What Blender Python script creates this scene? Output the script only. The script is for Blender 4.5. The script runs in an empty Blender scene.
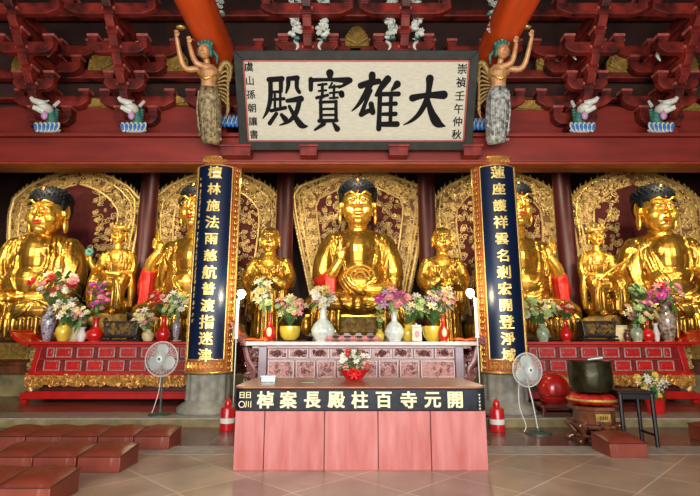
import bpy, math, random
from mathutils import Vector, Matrix, noise
from mathutils.bvhtree import BVHTree
S = bpy.context.scene
COL = S.collection
PI = math.pi
R = math.radians
# ------------------------------------------------------------------ camera, world, light, exposure
PITCH = R(11.0); FPX = 480.0; EYE = 1.5
cam = bpy.data.cameras.new('camera'); cam.sensor_width = 36; cam.lens = FPX/700*36; cam.clip_end = 200
camo = bpy.data.objects.new('camera', cam); COL.objects.link(camo)
camo.location = (0, 0, EYE); camo.rotation_euler = (PI/2+PITCH, 0, 0)
S.camera = camo
S.view_settings.view_transform = 'Standard'; S.view_settings.look = 'None'
S.view_settings.gamma = 1; S.view_settings.use_curve_mapping = False
S.view_settings.exposure = 0.12
S.cycles.use_denoising = True
S.cycles.max_bounces = 6
S.cycles.caustics_reflective = False; S.cycles.caustics_refractive = False
S.cycles.sample_clamp_indirect = 4
w = bpy.data.worlds.new('world'); S.world = w; w.use_nodes = True
w.node_tree.nodes['Background'].inputs[0].default_value = (0.95, 0.97, 1.0, 1)
w.node_tree.nodes['Background'].inputs[1].default_value = 0.6

def area(name, loc, target, sx, sy, power, col):
    l = bpy.data.lights.new(name, 'AREA'); l.shape = 'RECTANGLE'; l.size = sx; l.size_y = sy
    l.energy = power; l.color = col
    o = bpy.data.objects.new(name, l); COL.objects.link(o); o.location = loc
    d = Vector(target)-Vector(loc); o.rotation_euler = d.to_track_quat('-Z', 'Y').to_euler()
    return o
def spot(name, loc, target, power, col, size=60, rad=.12):
    l = bpy.data.lights.new(name, 'SPOT'); l.energy = power; l.color = col
    l.spot_size = R(size); l.spot_blend = .6; l.shadow_soft_size = rad
    o = bpy.data.objects.new(name, l); COL.objects.link(o); o.location = loc
    d = Vector(target)-Vector(loc); o.rotation_euler = d.to_track_quat('-Z', 'Y').to_euler()
    return o
# daylight through the open front of the hall
area('door_daylight', (0, -3.2, 2.9), (0, 9, 2.2), 11, 4.4, 1750, (1.0, .96, .92))
# lamps hung behind the main beam that light the statues
WARM = (1.0, .84, .56)
for k, x in enumerate((-8.3, -4.4, .15, 4.7, 8.6)):
    spot('statue_lamp', (x-.9, 9.75, 5.0), (x, 13.2, 3.9), 430, WARM, 80, .16)
    spot('statue_lamp', (x+.9, 9.75, 5.0), (x, 13.2, 3.3), 270, WARM, 80, .16)
for x in (-6.5, -2.3, 2.5, 6.6):
    spot('statue_lamp', (x, 9.75, 4.9), (x, 11.8, 3.0), 330, WARM, 75, .12)
for x in (-8.4, -4.3, .15, 4.7, 8.6):
    spot('aureole_fill', (x, 11.9, 6.7), (x, 14.3, 4.6), 300, WARM, 110, .15)  # added fill that brightens the aureoles, not lamps of the hall
# ------------------------------------------------------------------ measuring helper: a pixel of the photo at the plane Y=D
CP, SP = math.cos(PITCH), math.sin(PITCH)
def W(px, py, D):
    u = (px-350)/FPX; v = (248-py)/FPX
    t = D/(CP-SP*v)
    return Vector((t*u, D, EYE+t*(SP+CP*v)))
def ppm(px, py, D):          # metres per pixel there
    v = (248-py)/FPX
    return D/(CP-SP*v)/FPX
# ------------------------------------------------------------------ objects
def props(o, label=None, cat=None, group=None, kind=None):
    if label: o['label'] = label
    if cat: o['category'] = cat
    if group: o['group'] = group
    if kind: o['kind'] = kind
    return o
def thing(name, label, cat, loc=(0, 0, 0), rz=0, group=None):
    o = bpy.data.objects.new(name, None); COL.objects.link(o)
    o.location = loc; o.rotation_euler = (0, 0, rz); o.empty_display_size = .1
    return props(o, label, cat, group)
def copy_tree(o, parent=None):
    c = o.copy(); COL.objects.link(c); c.parent = parent
    for ch in list(o.children):
        copy_tree(ch, c)
    return c
def rotm(rx=0, ry=0, rz=0):
    return Matrix.Rotation(rz, 3, 'Z') @ Matrix.Rotation(ry, 3, 'Y') @ Matrix.Rotation(rx, 3, 'X')
def cr(pts, n=6):
    """Catmull-Rom through points (tuples of any length)"""
    out = []
    P = [pts[0]]+list(pts)+[pts[-1]]
    for i in range(1, len(P)-2):
        a, b, c, d = P[i-1], P[i], P[i+1], P[i+2]
        for k in range(n):
            t = k/n
            out.append(tuple(.5*((2*b[j])+(-a[j]+c[j])*t+(2*a[j]-5*b[j]+4*c[j]-d[j])*t*t+(-a[j]+3*b[j]-3*c[j]+d[j])*t**3) for j in range(len(b))))
    out.append(tuple(P[-2]))
    return out
class MB:
    def __init__(s, scale=1.0):
        s.v = []; s.f = []; s.m = []; s.k = scale; s.T = None
    def add(s, vs, fs, mi=0):
        n = len(s.v)
        if s.T is not None: vs = [s.T @ Vector(p) for p in vs]
        s.v += [tuple(p) for p in vs]; s.f += [tuple(i+n for i in f) for f in fs]; s.m += [mi]*len(fs)
        return s
    def box(s, c, d, rot=None, mi=0, taper=1.0):
        vs = []
        for z in (-.5, .5):
            t = taper if z > 0 else 1
            for x, y in ((-.5, -.5), (.5, -.5), (.5, .5), (-.5, .5)):
                p = Vector((x*d[0]*t, y*d[1]*t, z*d[2]))
                if rot is not None: p = rot @ p
                vs.append(p+Vector(c))
        return s.add(vs, [(0, 3, 2, 1), (4, 5, 6, 7), (0, 1, 5, 4), (1, 2, 6, 5), (2, 3, 7, 6), (3, 0, 4, 7)], mi)
    def ell(s, c, r, rot=None, seg=16, rings=None, mi=0):
        rings = rings or max(4, seg//2)
        if not hasattr(r, '__len__'): r = (r, r, r)
        vs = []
        c = Vector(c)
        for i in range(1, rings):
            th = PI*i/rings
            for j in range(seg):
                ph = 2*PI*j/seg
                p = Vector((r[0]*math.sin(th)*math.cos(ph), r[1]*math.sin(th)*math.sin(ph), r[2]*math.cos(th)))
                if rot is not None: p = rot @ p
                vs.append(c+p)
        a, b = Vector((0, 0, r[2])), Vector((0, 0, -r[2]))
        if rot is not None: a, b = rot @ a, rot @ b
        vs += [c+a, c+b]
        fs = []
        for i in range(rings-2):
            for j in range(seg):
                k = (j+1) % seg
                fs.append((i*seg+j, (i+1)*seg+j, (i+1)*seg+k, i*seg+k))
        N = (rings-1)*seg
        for j in range(seg):
            k = (j+1) % seg
            fs.append((N, j, k)); fs.append((N+1, (rings-2)*seg+k, (rings-2)*seg+j))
        return s.add(vs, fs, mi)
    def tube(s, pts, rad, seg=8, mi=0, caps=True, flat=None):
        pts = [Vector(p) for p in pts]
        n = len(pts)
        if not hasattr(rad, '__len__'): rad = [rad]*n
        if len(rad) != n:
            m = len(rad); rr = []
            for i in range(n):
                t = i*(m-1)/max(1, n-1); a = min(int(t), m-2); rr.append(rad[a]+(rad[a+1]-rad[a])*(t-a))
            rad = rr
        vs = []; up = None
        for i, p in enumerate(pts):
            d = (pts[min(i+1, n-1)]-pts[max(i-1, 0)])
            d = d.normalized() if d.length > 1e-9 else Vector((0, 0, 1))
            if up is None:
                up = Vector((0, 0, 1)) if abs(d.z) < .9 else Vector((0, 1, 0))
            a = d.cross(up)
            if a.length < 1e-6: a = d.orthogonal()
            a.normalize(); b = a.cross(d).normalized(); up = b
            for j in range(seg):
                t = 2*PI*j/seg
                q = a*math.cos(t)*rad[i]+b*math.sin(t)*rad[i]*(flat or 1)
                vs.append(p+q)
        fs = []
        for i in range(n-1):
            for j in range(seg):
                k = (j+1) % seg
                fs.append((i*seg+j, i*seg+k, (i+1)*seg+k, (i+1)*seg+j))
        if caps:
            fs.append(tuple(range(seg-1, -1, -1))); fs.append(tuple((n-1)*seg+j for j in range(seg)))
        return s.add(vs, fs, mi)
    def lathe(s, prof, c=(0, 0, 0), seg=24, mi=0, a0=0, a1=2*PI, flute=0, sx=1, sy=1):
        c = Vector(c); full = abs(a1-a0-2*PI) < 1e-6
        m = seg if full else seg+1
        vs = []
        for r, z in prof:
            for j in range(m):
                t = a0+(a1-a0)*j/seg
                q = r*(1+flute*(math.cos(t*12)))
                vs.append(c+Vector((q*math.cos(t)*sx, q*math.sin(t)*sy, z)))
        fs = []
        for i in range(len(prof)-1):
            for j in range(seg):
                k = (j+1) % m
                fs.append((i*m+j, i*m+k, (i+1)*m+k, (i+1)*m+j))
        if full:
            if prof[0][0] > 1e-5: fs.append(tuple(range(m-1, -1, -1)))
            if prof[-1][0] > 1e-5: fs.append(tuple((len(prof)-1)*m+j for j in range(m)))
        return s.add(vs, fs, mi)
    def prism(s, outline, y0, y1, mi=0, axis='Y'):
        """outline: list of (x,z); extruded along Y from y0 to y1 (axis 'Z': (x,y) extruded in z; 'X': (y,z))"""
        n = len(outline)
        def P(a, b, t):
            return {'Y': (a, t, b), 'Z': (a, b, t), 'X': (t, a, b)}[axis]
        vs = [P(a, b, y0) for a, b in outline]+[P(a, b, y1) for a, b in outline]
        fs = [tuple(range(n)), tuple(range(2*n-1, n-1, -1))]
        for i in range(n):
            k = (i+1) % n
            fs.append((i, i+n, k+n, k))
        return s.add(vs, fs, mi)
    def mesh(s, name, mats):
        me = bpy.data.meshes.new(name)
        me.from_pydata([(a*s.k, b*s.k, c*s.k) for a, b, c in s.v], [], s.f)
        for m in (mats if isinstance(mats, (list, tuple)) else [mats]): me.materials.append(m)
        if any(s.m): me.polygons.foreach_set('material_index', s.m)
        me.validate()
        return me
    def build(s, name, mats, parent=None, smooth=False, bevel=0, loc=None, fix=True):
        me = s.mesh(name, mats)
        if fix:
            import bmesh
            bm = bmesh.new(); bm.from_mesh(me); bmesh.ops.recalc_face_normals(bm, faces=bm.faces); bm.to_mesh(me); bm.free()
        if smooth:
            me.polygons.foreach_set('use_smooth', [True]*len(me.polygons))
            if smooth != 'all':
                try: me.set_sharp_from_angle(angle=R(40))
                except Exception: pass
        o = bpy.data.objects.new(name, me); COL.objects.link(o)
        if parent: o.parent = parent
        if loc is not None: o.location = loc
        if bevel:
            b = o.modifiers.new('bevel', 'BEVEL'); b.width = bevel; b.segments = 2; b.limit_method = 'ANGLE'; b.angle_limit = R(50)
        return o
    def sculpt(s, name, mat, parent=None, voxel=.02, it=4, fac=.5):
        me = s.mesh(name, mat)
        o = bpy.data.objects.new('tmp', me); COL.objects.link(o)
        r = o.modifiers.new('r', 'REMESH'); r.mode = 'VOXEL'; r.voxel_size = voxel; r.use_smooth_shade = True
        if it:
            q = o.modifiers.new('s', 'SMOOTH'); q.iterations = it; q.factor = fac
        dg = bpy.context.evaluated_depsgraph_get(); dg.update()
        m2 = bpy.data.meshes.new_from_object(o.evaluated_get(dg))
        bpy.data.objects.remove(o); m2.name = name
        if not m2.materials: m2.materials.append(mat)
        m2.polygons.foreach_set('use_smooth', [True]*len(m2.polygons))
        ob = bpy.data.objects.new(name, m2); COL.objects.link(ob)
        if parent: ob.parent = parent
        return ob
# ------------------------------------------------------------------ materials
def mat(name, col, rough=.5, metal=0.0, var=.15, vscale=6.0, bump=0.0, bscale=30.0, col2=None, vor=False, emit=None, es=0, coat=0, spec=None, stretch=None):
    m = bpy.data.materials.new(name); m.use_nodes = True
    nt = m.node_tree; N = nt.nodes; L = nt.links; b = N['Principled BSDF']
    b.inputs['Roughness'].default_value = rough; b.inputs['Metallic'].default_value = metal
    if coat: b.inputs['Coat Weight'].default_value = coat; b.inputs['Coat Roughness'].default_value = .12
    if spec is not None: b.inputs['Specular IOR Level'].default_value = spec
    c1 = tuple(col)+(1,)
    if col2 is None: col2 = tuple(c*(1-var*2) for c in col)
    c2 = tuple(col2)+(1,)
    tc = N.new('ShaderNodeTexCoord'); src = tc.outputs['Object']
    if stretch:
        mp = N.new('ShaderNodeMapping'); mp.inputs['Scale'].default_value = stretch; L.new(src, mp.inputs[0]); src = mp.outputs[0]
    if var or vor:
        if vor:
            t = N.new('ShaderNodeTexVoronoi'); t.inputs['Scale'].default_value = vscale; f = t.outputs['Distance']
            t.feature = 'SMOOTH_F1'
        else:
            t = N.new('ShaderNodeTexNoise'); t.inputs['Scale'].default_value = vscale; t.inputs['Detail'].default_value = 5; f = t.outputs[0]
        L.new(src, t.inputs['Vector'])
        rp = N.new('ShaderNodeValToRGB'); rp.color_ramp.elements[0].position = .3; rp.color_ramp.elements[1].position = .7
        rp.color_ramp.elements[0].color = c1 if vor else c2; rp.color_ramp.elements[1].color = c2 if vor else c1
        L.new(f, rp.inputs[0]); L.new(rp.outputs[0], b.inputs['Base Color'])
    else:
        b.inputs['Base Color'].default_value = c1
    if bump:
        t2 = N.new('ShaderNodeTexNoise' if not vor else 'ShaderNodeTexVoronoi'); t2.inputs['Scale'].default_value = bscale if not vor else vscale
        L.new(src, t2.inputs['Vector'])
        bp = N.new('ShaderNodeBump'); bp.inputs['Strength'].default_value = bump; bp.inputs['Distance'].default_value = .02
        if vor: bp.invert = True
        L.new(t2.outputs[0], bp.inputs['Height']); L.new(bp.outputs[0], b.inputs['Normal'])
    if emit:
        b.inputs['Emission Color'].default_value = tuple(emit)+(1,); b.inputs['Emission Strength'].default_value = es
    return m
M = {}
M['gold'] = mat('gold_leaf', (1.0, .58, .09), .27, .85, .08, 2.2, .03, 14)
M['gold_robe'] = mat('gold_robe', (.47, .27, .045), .27, .85, .15, 1.6, .04, 12, col2=(.32, .15, .02))
M['gold_trim'] = mat('gold_trim', (.95, .62, .16), .32, .7, .2, 20, .2, 60)
M['gold_carve'] = mat('gold_carving', (.70, .50, .20), .42, .45, .3, 14, .25, 60, col2=(.40, .25, .08))
M['gold_apron'] = mat('gold_apron_carving', (.85, .46, .10), .35, .5, .3, 14, .25, 60, col2=(.42, .16, .03))
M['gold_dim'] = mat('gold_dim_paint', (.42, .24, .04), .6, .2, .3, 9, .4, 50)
M['halo_back'] = mat('aureole_ground', (.20, .085, .025), .7, .1, .3, 12, .4, 50)
M['halo_red'] = mat('aureole_red', (.075, .006, .007), .7, 0, .25, 5, spec=.2)
M['hair'] = mat('statue_hair', (.006, .008, .014), .55, 0, .2, 20, .3, 60, spec=.25)
M['lip'] = mat('statue_lip', (.45, .05, .02), .4, .2, .1)
M['white_eye'] = mat('statue_eye_white', (.42, .30, .15), .5, 0, 0)
M['black'] = mat('black_paint', (.01, .01, .012), .35, 0, 0)
M['red_sleeve'] = mat('red_robe', (.55, .02, .012), .4, .25, .15, 8)
M['red_beam'] = mat('red_beam_paint', (.25, .022, .013), .5, 0, .22, 2.2, .05, 20, stretch=(.4, 2, 2))
M['red_arm'] = mat('red_bracket_paint', (.27, .022, .012), .5, 0, .5, 3, .05, 30)
M['red_arm_edge'] = mat('pale_red_edge', (.46, .11, .085), .5, 0, .3, 8)
M['red_col'] = mat('red_column_paint', (.060, .006, .008), .45, 0, .2, 3, spec=.35)
M['orange'] = mat('orange_beam_paint', (.75, .085, .010), .42, 0, .18, 2, stretch=(2, .3, 2))
M['lit_underside'] = mat('lit_underside_orange', (.34, .045, .012), .5, 0, .2, 3)  # light on the main beam's underside, put into the colour
M['red_altar'] = mat('red_lacquer', (.52, .014, .010), .25, 0, .12, 5, coat=.5)
M['red_ground'] = mat('dull_red_lacquer', (.27, .012, .012), .3, 0, .2, 5, coat=.3)
M['red_field'] = mat('red_panel_lacquer', (.62, .016, .012), .3, 0, .15, 9, coat=.4)
M['silver_edge'] = mat('worn_silvery_edge', (.55, .33, .27), .35, .2, .3, 14)
M['dark_red'] = mat('dark_red_wood', (.12, .016, .012), .35, 0, .2, 5, coat=.3)
M['central_wood'] = mat('old_purple_red_wood', (.26, .085, .075), .3, 0, .25, 8, .1, 30, coat=.5)
M['central_field'] = mat('carved_purple_red', (.52, .23, .19), .35, 0, .4, 26, .6, 26, col2=(.27, .09, .08), coat=.3)
M['purple_post'] = mat('purple_grey_post', (.20, .12, .16), .3, 0, .15, 5, coat=.4)
M['pale_edge'] = mat('pale_worn_edge', (.66, .5, .48), .3, 0, .15, 7, coat=.3)
M['cushion'] = mat('kneeler_cover', (.20, .036, .018), .42, 0, .15, 3, .08, 60)
M['cushion_pipe'] = mat('kneeler_piping', (.06, .010, .005), .45, 0, .1)
M['pink_cloth'] = mat('pink_wood_painted_sheen', (.44, .145, .135), .36, 0, .18, 4, .08, 12, col2=(.33, .06, .048), stretch=(2.2, 2.2, .35), coat=.15)  # vertical streaks paint the sheen of the front into the colour
M['black_cloth'] = mat('black_blue_table_band', (.003, .004, .007), .35, 0, .3, 5, .15, 18, col2=(.015, .021, .033), spec=.18)
M['table_top'] = mat('glossy_brown_table_top', (.40, .15, .07), .28, 0, .3, 5, col2=(.25, .08, .04), spec=.35)
M['white'] = mat('white_paint', (.82, .80, .74), .45, 0, .05)
M['ink'] = mat('ink', (.008, .007, .008), .8, 0, 0, spec=.1)
M['plaque'] = mat('plaque_ground', (.54, .53, .42), .7, 0, .16, 7, .1, 40, col2=(.44, .42, .32), stretch=(1, 1, 6))
M['plaque_frame'] = mat('dark_grey_frame', (.032, .033, .028), .6, 0, .2, 6, spec=.2)
M['plaque_red'] = mat('thin_red_edge', (.32, .04, .025), .5, 0, 0)
M['navy'] = mat('navy_lacquer', (.004, .012, .040), .35, 0, .1, 4, spec=.35)
M['gold_text'] = mat('gold_lettering', (.98, .72, .22), .35, .5, .1, 20)
M['key_red'] = mat('red_under_key_pattern', (.50, .10, .02), .5, 0, .2, 12)
M['stone'] = mat('grey_stone', (.33, .32, .26), .7, 0, .25, 5, .3, 30)
M['olive_stone'] = mat('olive_stone', (.30, .24, .10), .6, 0, .25, 4, .2, 30)
M['granite'] = mat('granite_strip', (.40, .37, .31), .35, 0, .2, 7, .1, 60)
M['wall'] = mat('dark_wall', (.055, .018, .012), .7, 0, .3, 2)
M['ceil'] = mat('dark_ceiling', (.03, .012, .008), .8, 0, .3, 2)
M['skin_tan'] = mat('tan_carved_skin', (.60, .30, .12), .45, .15, .2, 9)
M['feather'] = mat('gilded_feather', (.42, .27, .08), .5, .3, .35, 30, .3, 50)
M['skirt'] = mat('patterned_skirt', (.46, .36, .15), .6, .1, .9, 13, .4, 40, col2=(.05, .03, .04))
M['skirt_blue'] = mat('patterned_pale_skirt', (.50, .56, .50), .6, .05, .9, 13, .4, 40, col2=(.07, .03, .03))
M['teal'] = mat('teal_paint', (.05, .22, .17), .5, 0, .3, 20)
M['blue'] = mat('bright_blue_paint', (.03, .19, .55), .5, 0, .2, 20)
M['offwhite'] = mat('off_white_paint', (.62, .64, .56), .5, 0, .15, 20)
M['bronze'] = mat('dark_bronze', (.045, .04, .016), .22, .6, .3, 8, .1, 30)
M['censer'] = mat('brown_bronze', (.11, .085, .055), .35, .6, .4, 18, .3, 30)
M['brown_wood'] = mat('brown_wood', (.16, .05, .02), .3, 0, .3, 8, coat=.4)
M['black_wood'] = mat('black_wood', (.010, .006, .007), .4, 0, .3, 8, spec=.3)
M['steel'] = mat('pale_metal', (.5, .52, .48), .35, .6, .05)
M['green_metal'] = mat('green_painted_metal', (.05, .085, .065), .4, .2, .1)
M['fan_pale'] = mat('pale_fan_plastic', (.55, .58, .55), .4, 0, .05)
M['red_can'] = mat('glossy_red', (.62, .012, .012), .3, 0, .1, 4, coat=.4)
M['porcelain'] = mat('white_porcelain', (.74, .77, .70), .15, 0, .3, 16, col2=(.42, .54, .50), coat=.5)
M['navy_vase'] = mat('navy_porcelain', (.02, .02, .16), .15, 0, .9, 22, col2=(.6, .55, .5), coat=.5)
M['dark_vase'] = mat('dark_porcelain', (.03, .025, .05), .15, 0, .9, 15, col2=(.55, .42, .30), coat=.5)
M['red_vase'] = mat('red_glaze', (.60, .012, .012), .12, 0, .1, 8, coat=.6)
M['yellow_vase'] = mat('yellow_glaze', (.78, .58, .06), .2, 0, .15, 8, coat=.4)
M['jade_vase'] = mat('jade_glaze', (.45, .58, .36), .2, 0, .3, 12, coat=.4)
M['cream_vase'] = mat('cream_glaze', (.8, .68, .36), .25, 0, .2, 10, coat=.3)
M['leaf'] = mat('green_leaf', (.06, .20, .035), .5, 0, .35, 20)
M['pale_leaf'] = mat('pale_green_leaf', (.30, .44, .14), .5, 0, .3, 20)
M['stem'] = mat('stem', (.08, .17, .04), .6, 0, .1)
for k, c in dict(white=(.85, .82, .70), cream=(.85, .74, .42), pink=(.85, .32, .34), magenta=(.62, .07, .34), red=(.68, .02, .03), yellow=(.85, .62, .10), peach=(.85, .52, .34), lilac=(.55, .30, .50), green=(.50, .66, .28)).items():
    M['fl_'+k] = mat('petal_'+k, c, .55, 0, .12, 30)
M['orange_cloth'] = mat('orange_red_cloth', (.80, .12, .015), .5, 0, .2, 6)
M['glass_teal'] = mat('pale_teal_glass', (.45, .68, .62), .1, 0, .1, 6, coat=.5)
M['bulb'] = mat('lit_bulb', (1, .9, .6), .4, 0, 0, emit=(1, .84, .52), es=45)
M['card'] = mat('beige_card', (.62, .56, .32), .6, 0, .15, 5)

def floor_mat(name, tile, c1, c2, joint, rot=45, rough=.28, jw=.012, off=0.0):
    m = bpy.data.materials.new(name); m.use_nodes = True; nt = m.node_tree; N = nt.nodes; L = nt.links; b = N['Principled BSDF']
    tc = N.new('ShaderNodeTexCoord'); mp = N.new('ShaderNodeMapping'); mp.inputs['Rotation'].default_value = (0, 0, R(rot))
    L.new(tc.outputs['Object'], mp.inputs[0])
    br = N.new('ShaderNodeTexBrick'); br.offset = off; br.inputs['Scale'].default_value = 1.0
    br.inputs['Brick Width'].default_value = tile; br.inputs['Row Height'].default_value = tile
    br.inputs['Mortar Size'].default_value = jw; br.inputs['Mortar Smooth'].default_value = .2; br.inputs['Bias'].default_value = 0
    br.inputs['Color1'].default_value = c1+(1,); br.inputs['Color2'].default_value = c2+(1,); br.inputs['Mortar'].default_value = joint+(1,)
    L.new(mp.outputs[0], br.inputs['Vector'])
    n = N.new('ShaderNodeTexNoise'); n.inputs['Scale'].default_value = 1.3; n.inputs['Detail'].default_value = 6; L.new(tc.outputs['Object'], n.inputs[0])
    rp = N.new('ShaderNodeValToRGB'); rp.color_ramp.elements[0].color = (.62, .58, .55, 1); rp.color_ramp.elements[1].color = (1.15, 1.1, 1.05, 1)
    rp.color_ramp.elements[0].position = .35; rp.color_ramp.elements[1].position = .65; L.new(n.outputs[0], rp.inputs[0])
    mx = N.new('ShaderNodeMix'); mx.data_type = 'RGBA'; mx.blend_type = 'MULTIPLY'; mx.inputs[0].default_value = .8
    L.new(br.outputs[0], mx.inputs[6]); L.new(rp.outputs[0], mx.inputs[7]); L.new(mx.outputs[2], b.inputs['Base Color'])
    b.inputs['Roughness'].default_value = rough
    n2 = N.new('ShaderNodeTexNoise'); n2.inputs['Scale'].default_value = 25; bp = N.new('ShaderNodeBump'); bp.inputs['Strength'].default_value = .08
    L.new(tc.outputs['Object'], n2.inputs[0]); L.new(n2.outputs[0], bp.inputs['Height']); L.new(bp.outputs[0], b.inputs['Normal'])
    return m
M['floor'] = floor_mat('floor_tiles', .82, (.47, .375, .28), (.37, .27, .195), (.62, .51, .39), 45, .3, .012)
M['floor_in'] = floor_mat('inner_floor_tiles', .7, (.17, .085, .07), (.135, .06, .05), (.24, .15, .11), 0, .25)
M['dais'] = floor_mat('dais_tiles', .7, (.22, .085, .055), (.18, .065, .045), (.26, .14, .09), 0, .25)

rng = random.Random(7)
def scrolls(mb, inside, bounds, n, size, y, r=None, seg=5, turns=1.3, rnd=rng, wob=.02):
    """fill a region with small carved spirals (pattern of one part); region in (x,z), raised on plane y"""
    x0, x1, z0, z1 = bounds; c = 0; tries = 0
    while c < n and tries < n*12:
        tries += 1
        x = rnd.uniform(x0, x1); z = rnd.uniform(z0, z1)
        if not inside(x, z): continue
        c += 1
        a = rnd.uniform(0, 2*PI); sg = rnd.choice((-1, 1)); s = size*rnd.uniform(.7, 1.25); pts = []
        for k in range(8):
            t = k/7; rr = s*(1-.8*t); th = a+sg*t*2*PI*turns
            pts.append((x+rr*math.cos(th), y-rnd.uniform(0, wob), z+rr*math.sin(th)))
        mb.tube(pts, [(r or size*.2)*(1-.3*k/7) for k in range(8)], seg)
        if rnd.random() < .5: mb.ell((x, y-wob, z), (size*.28, size*.28, size*.28), seg=6)
def text_mb(s, size, thick=.01, bold=.0, key=None):
    """tessellated text, centred, in the XZ plane facing -Y"""
    c = bpy.data.curves.new('t', 'FONT'); c.body = s; c.size = size; c.extrude = thick/2; c.resolution_u = 3
    o = bpy.data.objects.new('t', c); COL.objects.link(o)
    dg = bpy.context.evaluated_depsgraph_get(); dg.update()
    m = bpy.data.meshes.new_from_object(o.evaluated_get(dg))
    vs = [tuple(v.co) for v in m.vertices]; fs = [tuple(p.vertices) for p in m.polygons]
    if bold:      # a broader pen: the glyph laid down again slightly shifted
        b_, f_ = list(vs), list(fs); vs, fs = [], []
        for dx, dy, dz in ((-1, -.7, 0), (1, -.7, .0004), (-1, .7, .0008), (1, .7, .0012)):
            n = len(vs); vs += [(x+dx*bold, y+dy*bold, z+dz) for x, y, z in b_]; fs += [tuple(i+n for i in f) for f in f_]
    bpy.data.objects.remove(o); bpy.data.curves.remove(c); bpy.data.meshes.remove(m)
    if not vs: return [], []
    cx = (min(v[0] for v in vs)+max(v[0] for v in vs))/2; cy = (min(v[1] for v in vs)+max(v[1] for v in vs))/2
    return [(v[0]-cx, -v[2], v[1]-cy) for v in vs], fs
# ================================================================== THE SETTING
X0 = .12
def slab(name, x0, x1, y0, y1, z0, z1, m, bevel=0, label=None):
    mb = MB().box(((x0+x1)/2, (y0+y1)/2, (z0+z1)/2), (x1-x0, y1-y0, z1-z0))
    o = mb.build(name, m, bevel=bevel); return props(o, label, kind='structure')
ZD = .15
slab('floor', -14, 14, -4, 6.88, -.1, 0, M['floor'])
slab('floor_granite_strip', -14, 14, 6.88, 7.42, -.1, .002, M['granite'])
slab('floor_inner', -14, 14, 7.42, 9.0, -.1, 0, M['floor_in'])
slab('floor_step_edge', -14, 14, 9.0, 9.75, -.1, ZD, M['granite'])
slab('floor_raised', -14, 14, 9.75, 16.4, -.1, ZD, M['dais'])
slab('floor_step_riser', -14, 14, 8.97, 9.0, 0, ZD-.02, M['olive_stone'])
slab('wall_back', -14, 14, 16.4, 16.6, 0, 10, M['wall'])
slab('wall_left', -14.2, -14, -4, 16.6, 0, 10, M['wall'])
slab('wall_right', 14, 14.2, -4, 16.6, 0, 10, M['wall'])
slab('ceiling', -14, 14, -4, 16.6, 10, 10.2, M['ceil'])
slab('wall_over_beam', -14, 14, 10.35, 10.5, 5.6, 10, M['wall'])
slab('stone_platform', -13.5, 13.5, 12.35, 15.6, ZD, .7, M['olive_stone'], .02, 'long olive stone platform carrying the statues')
# beams
yb = 9.4
zb0, zb1 = W(350, 163, yb).z, W(350, 133, yb).z
def beam(y0, y1, z0, z1, m, label, x0=-14, x1=14, bev=.03):
    return slab('beam', x0, x1, y0, y1, z0, z1, m, bev, label)
beam(yb, yb+.24, zb0+.03, zb1-.09, M['red_beam'], 'broad red main beam across the columns')
beam(yb-.03, 10.0, zb1-.08, zb1, M['red_beam'], 'flat red board lying on the main beam', bev=.015)
beam(yb-.03, yb+.24, zb0-.03, zb0+.025, M['lit_underside'], 'thin orange moulding under the red main beam', bev=.02)  # added strip, its orange stands in for light under the beam
beam(10.5, 10.9, W(350, 167, 10.5).z, W(350, 167, 10.5).z+.5, M['red_beam'], 'second dark red beam behind the main beam')
beam(10.0, 10.2, W(350, 78, 10.0).z, W(350, 69, 10.0).z, M['red_arm'], 'red tie beam between the bracket sets')
beam(10.0, 10.2, W(350, 99, 10.0).z, W(350, 97, 10.0).z, M['red_arm'], 'thin red batten between the bracket sets', bev=.005)
beam(10.0, 10.2, W(350, 16, 10.0).z, W(350, 9, 10.0).z, M['red_arm'], 'upper red tie beam high under the ceiling')
beam(8.0, 8.3, 8.55, 8.85, M['red_beam'], 'eave beam carried by the bracket sets')
beam(12.6, 12.9, 6.6, 6.9, M['red_beam'], 'cross beam over the statues')
# shallow arched beams in each bay above the main beam
def arch_beam(xa, xb):
    D = 10.0; z0 = zb1-.05; n = 16; o = []
    zt = W(350, 106, D).z; zs = W(350, 116, D).z
    for k in range(n+1):
        t = k/n; o.append((xa+(xb-xa)*t, zs+(zt-zs)*math.sin(PI*t)**.6))
    for k in range(n, -1, -1):
        t = k/n; o.append((xa+(xb-xa)*t, z0+.16*math.sin(PI*t)**.8))
    props(MB().prism(o, D, D+.16).build('arched_beam', M['red_beam'], bevel=.02), 'low arched red beam in the bay between two columns', kind='structure')
CX = [X0+k*1.93 for k in (-4.45, -3.48, -2.5, -1.517, -.5, .5, 1.517, 2.5, 3.48, 4.45)]
for a, b in ((0, 1), (1, 2), (2, 3), (6, 7), (7, 8), (8, 9)):
    arch_beam(CX[a]+.12, CX[b]-.12)
# lengthwise orange beams resting over the two columns
def round_beam(x, label):
    prof = []
    for k in range(24):
        t = 2*PI*k/24; c, s_ = math.cos(t), math.sin(t)
        prof.append((x+.31*math.copysign(abs(c)**.75, c), 7.6+.36*math.copysign(abs(s_)**.75, s_)))
    o = MB().prism(prof, 2.0, 9.35).build('beam', M['orange'], smooth=True); props(o, label, kind='structure')
COLX = (-2.79, 3.05); CY = 9.8
round_beam(COLX[0]-.03, 'orange lengthwise beam above the left column')
round_beam(COLX[1]+.02, 'orange lengthwise beam above the right column')
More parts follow.
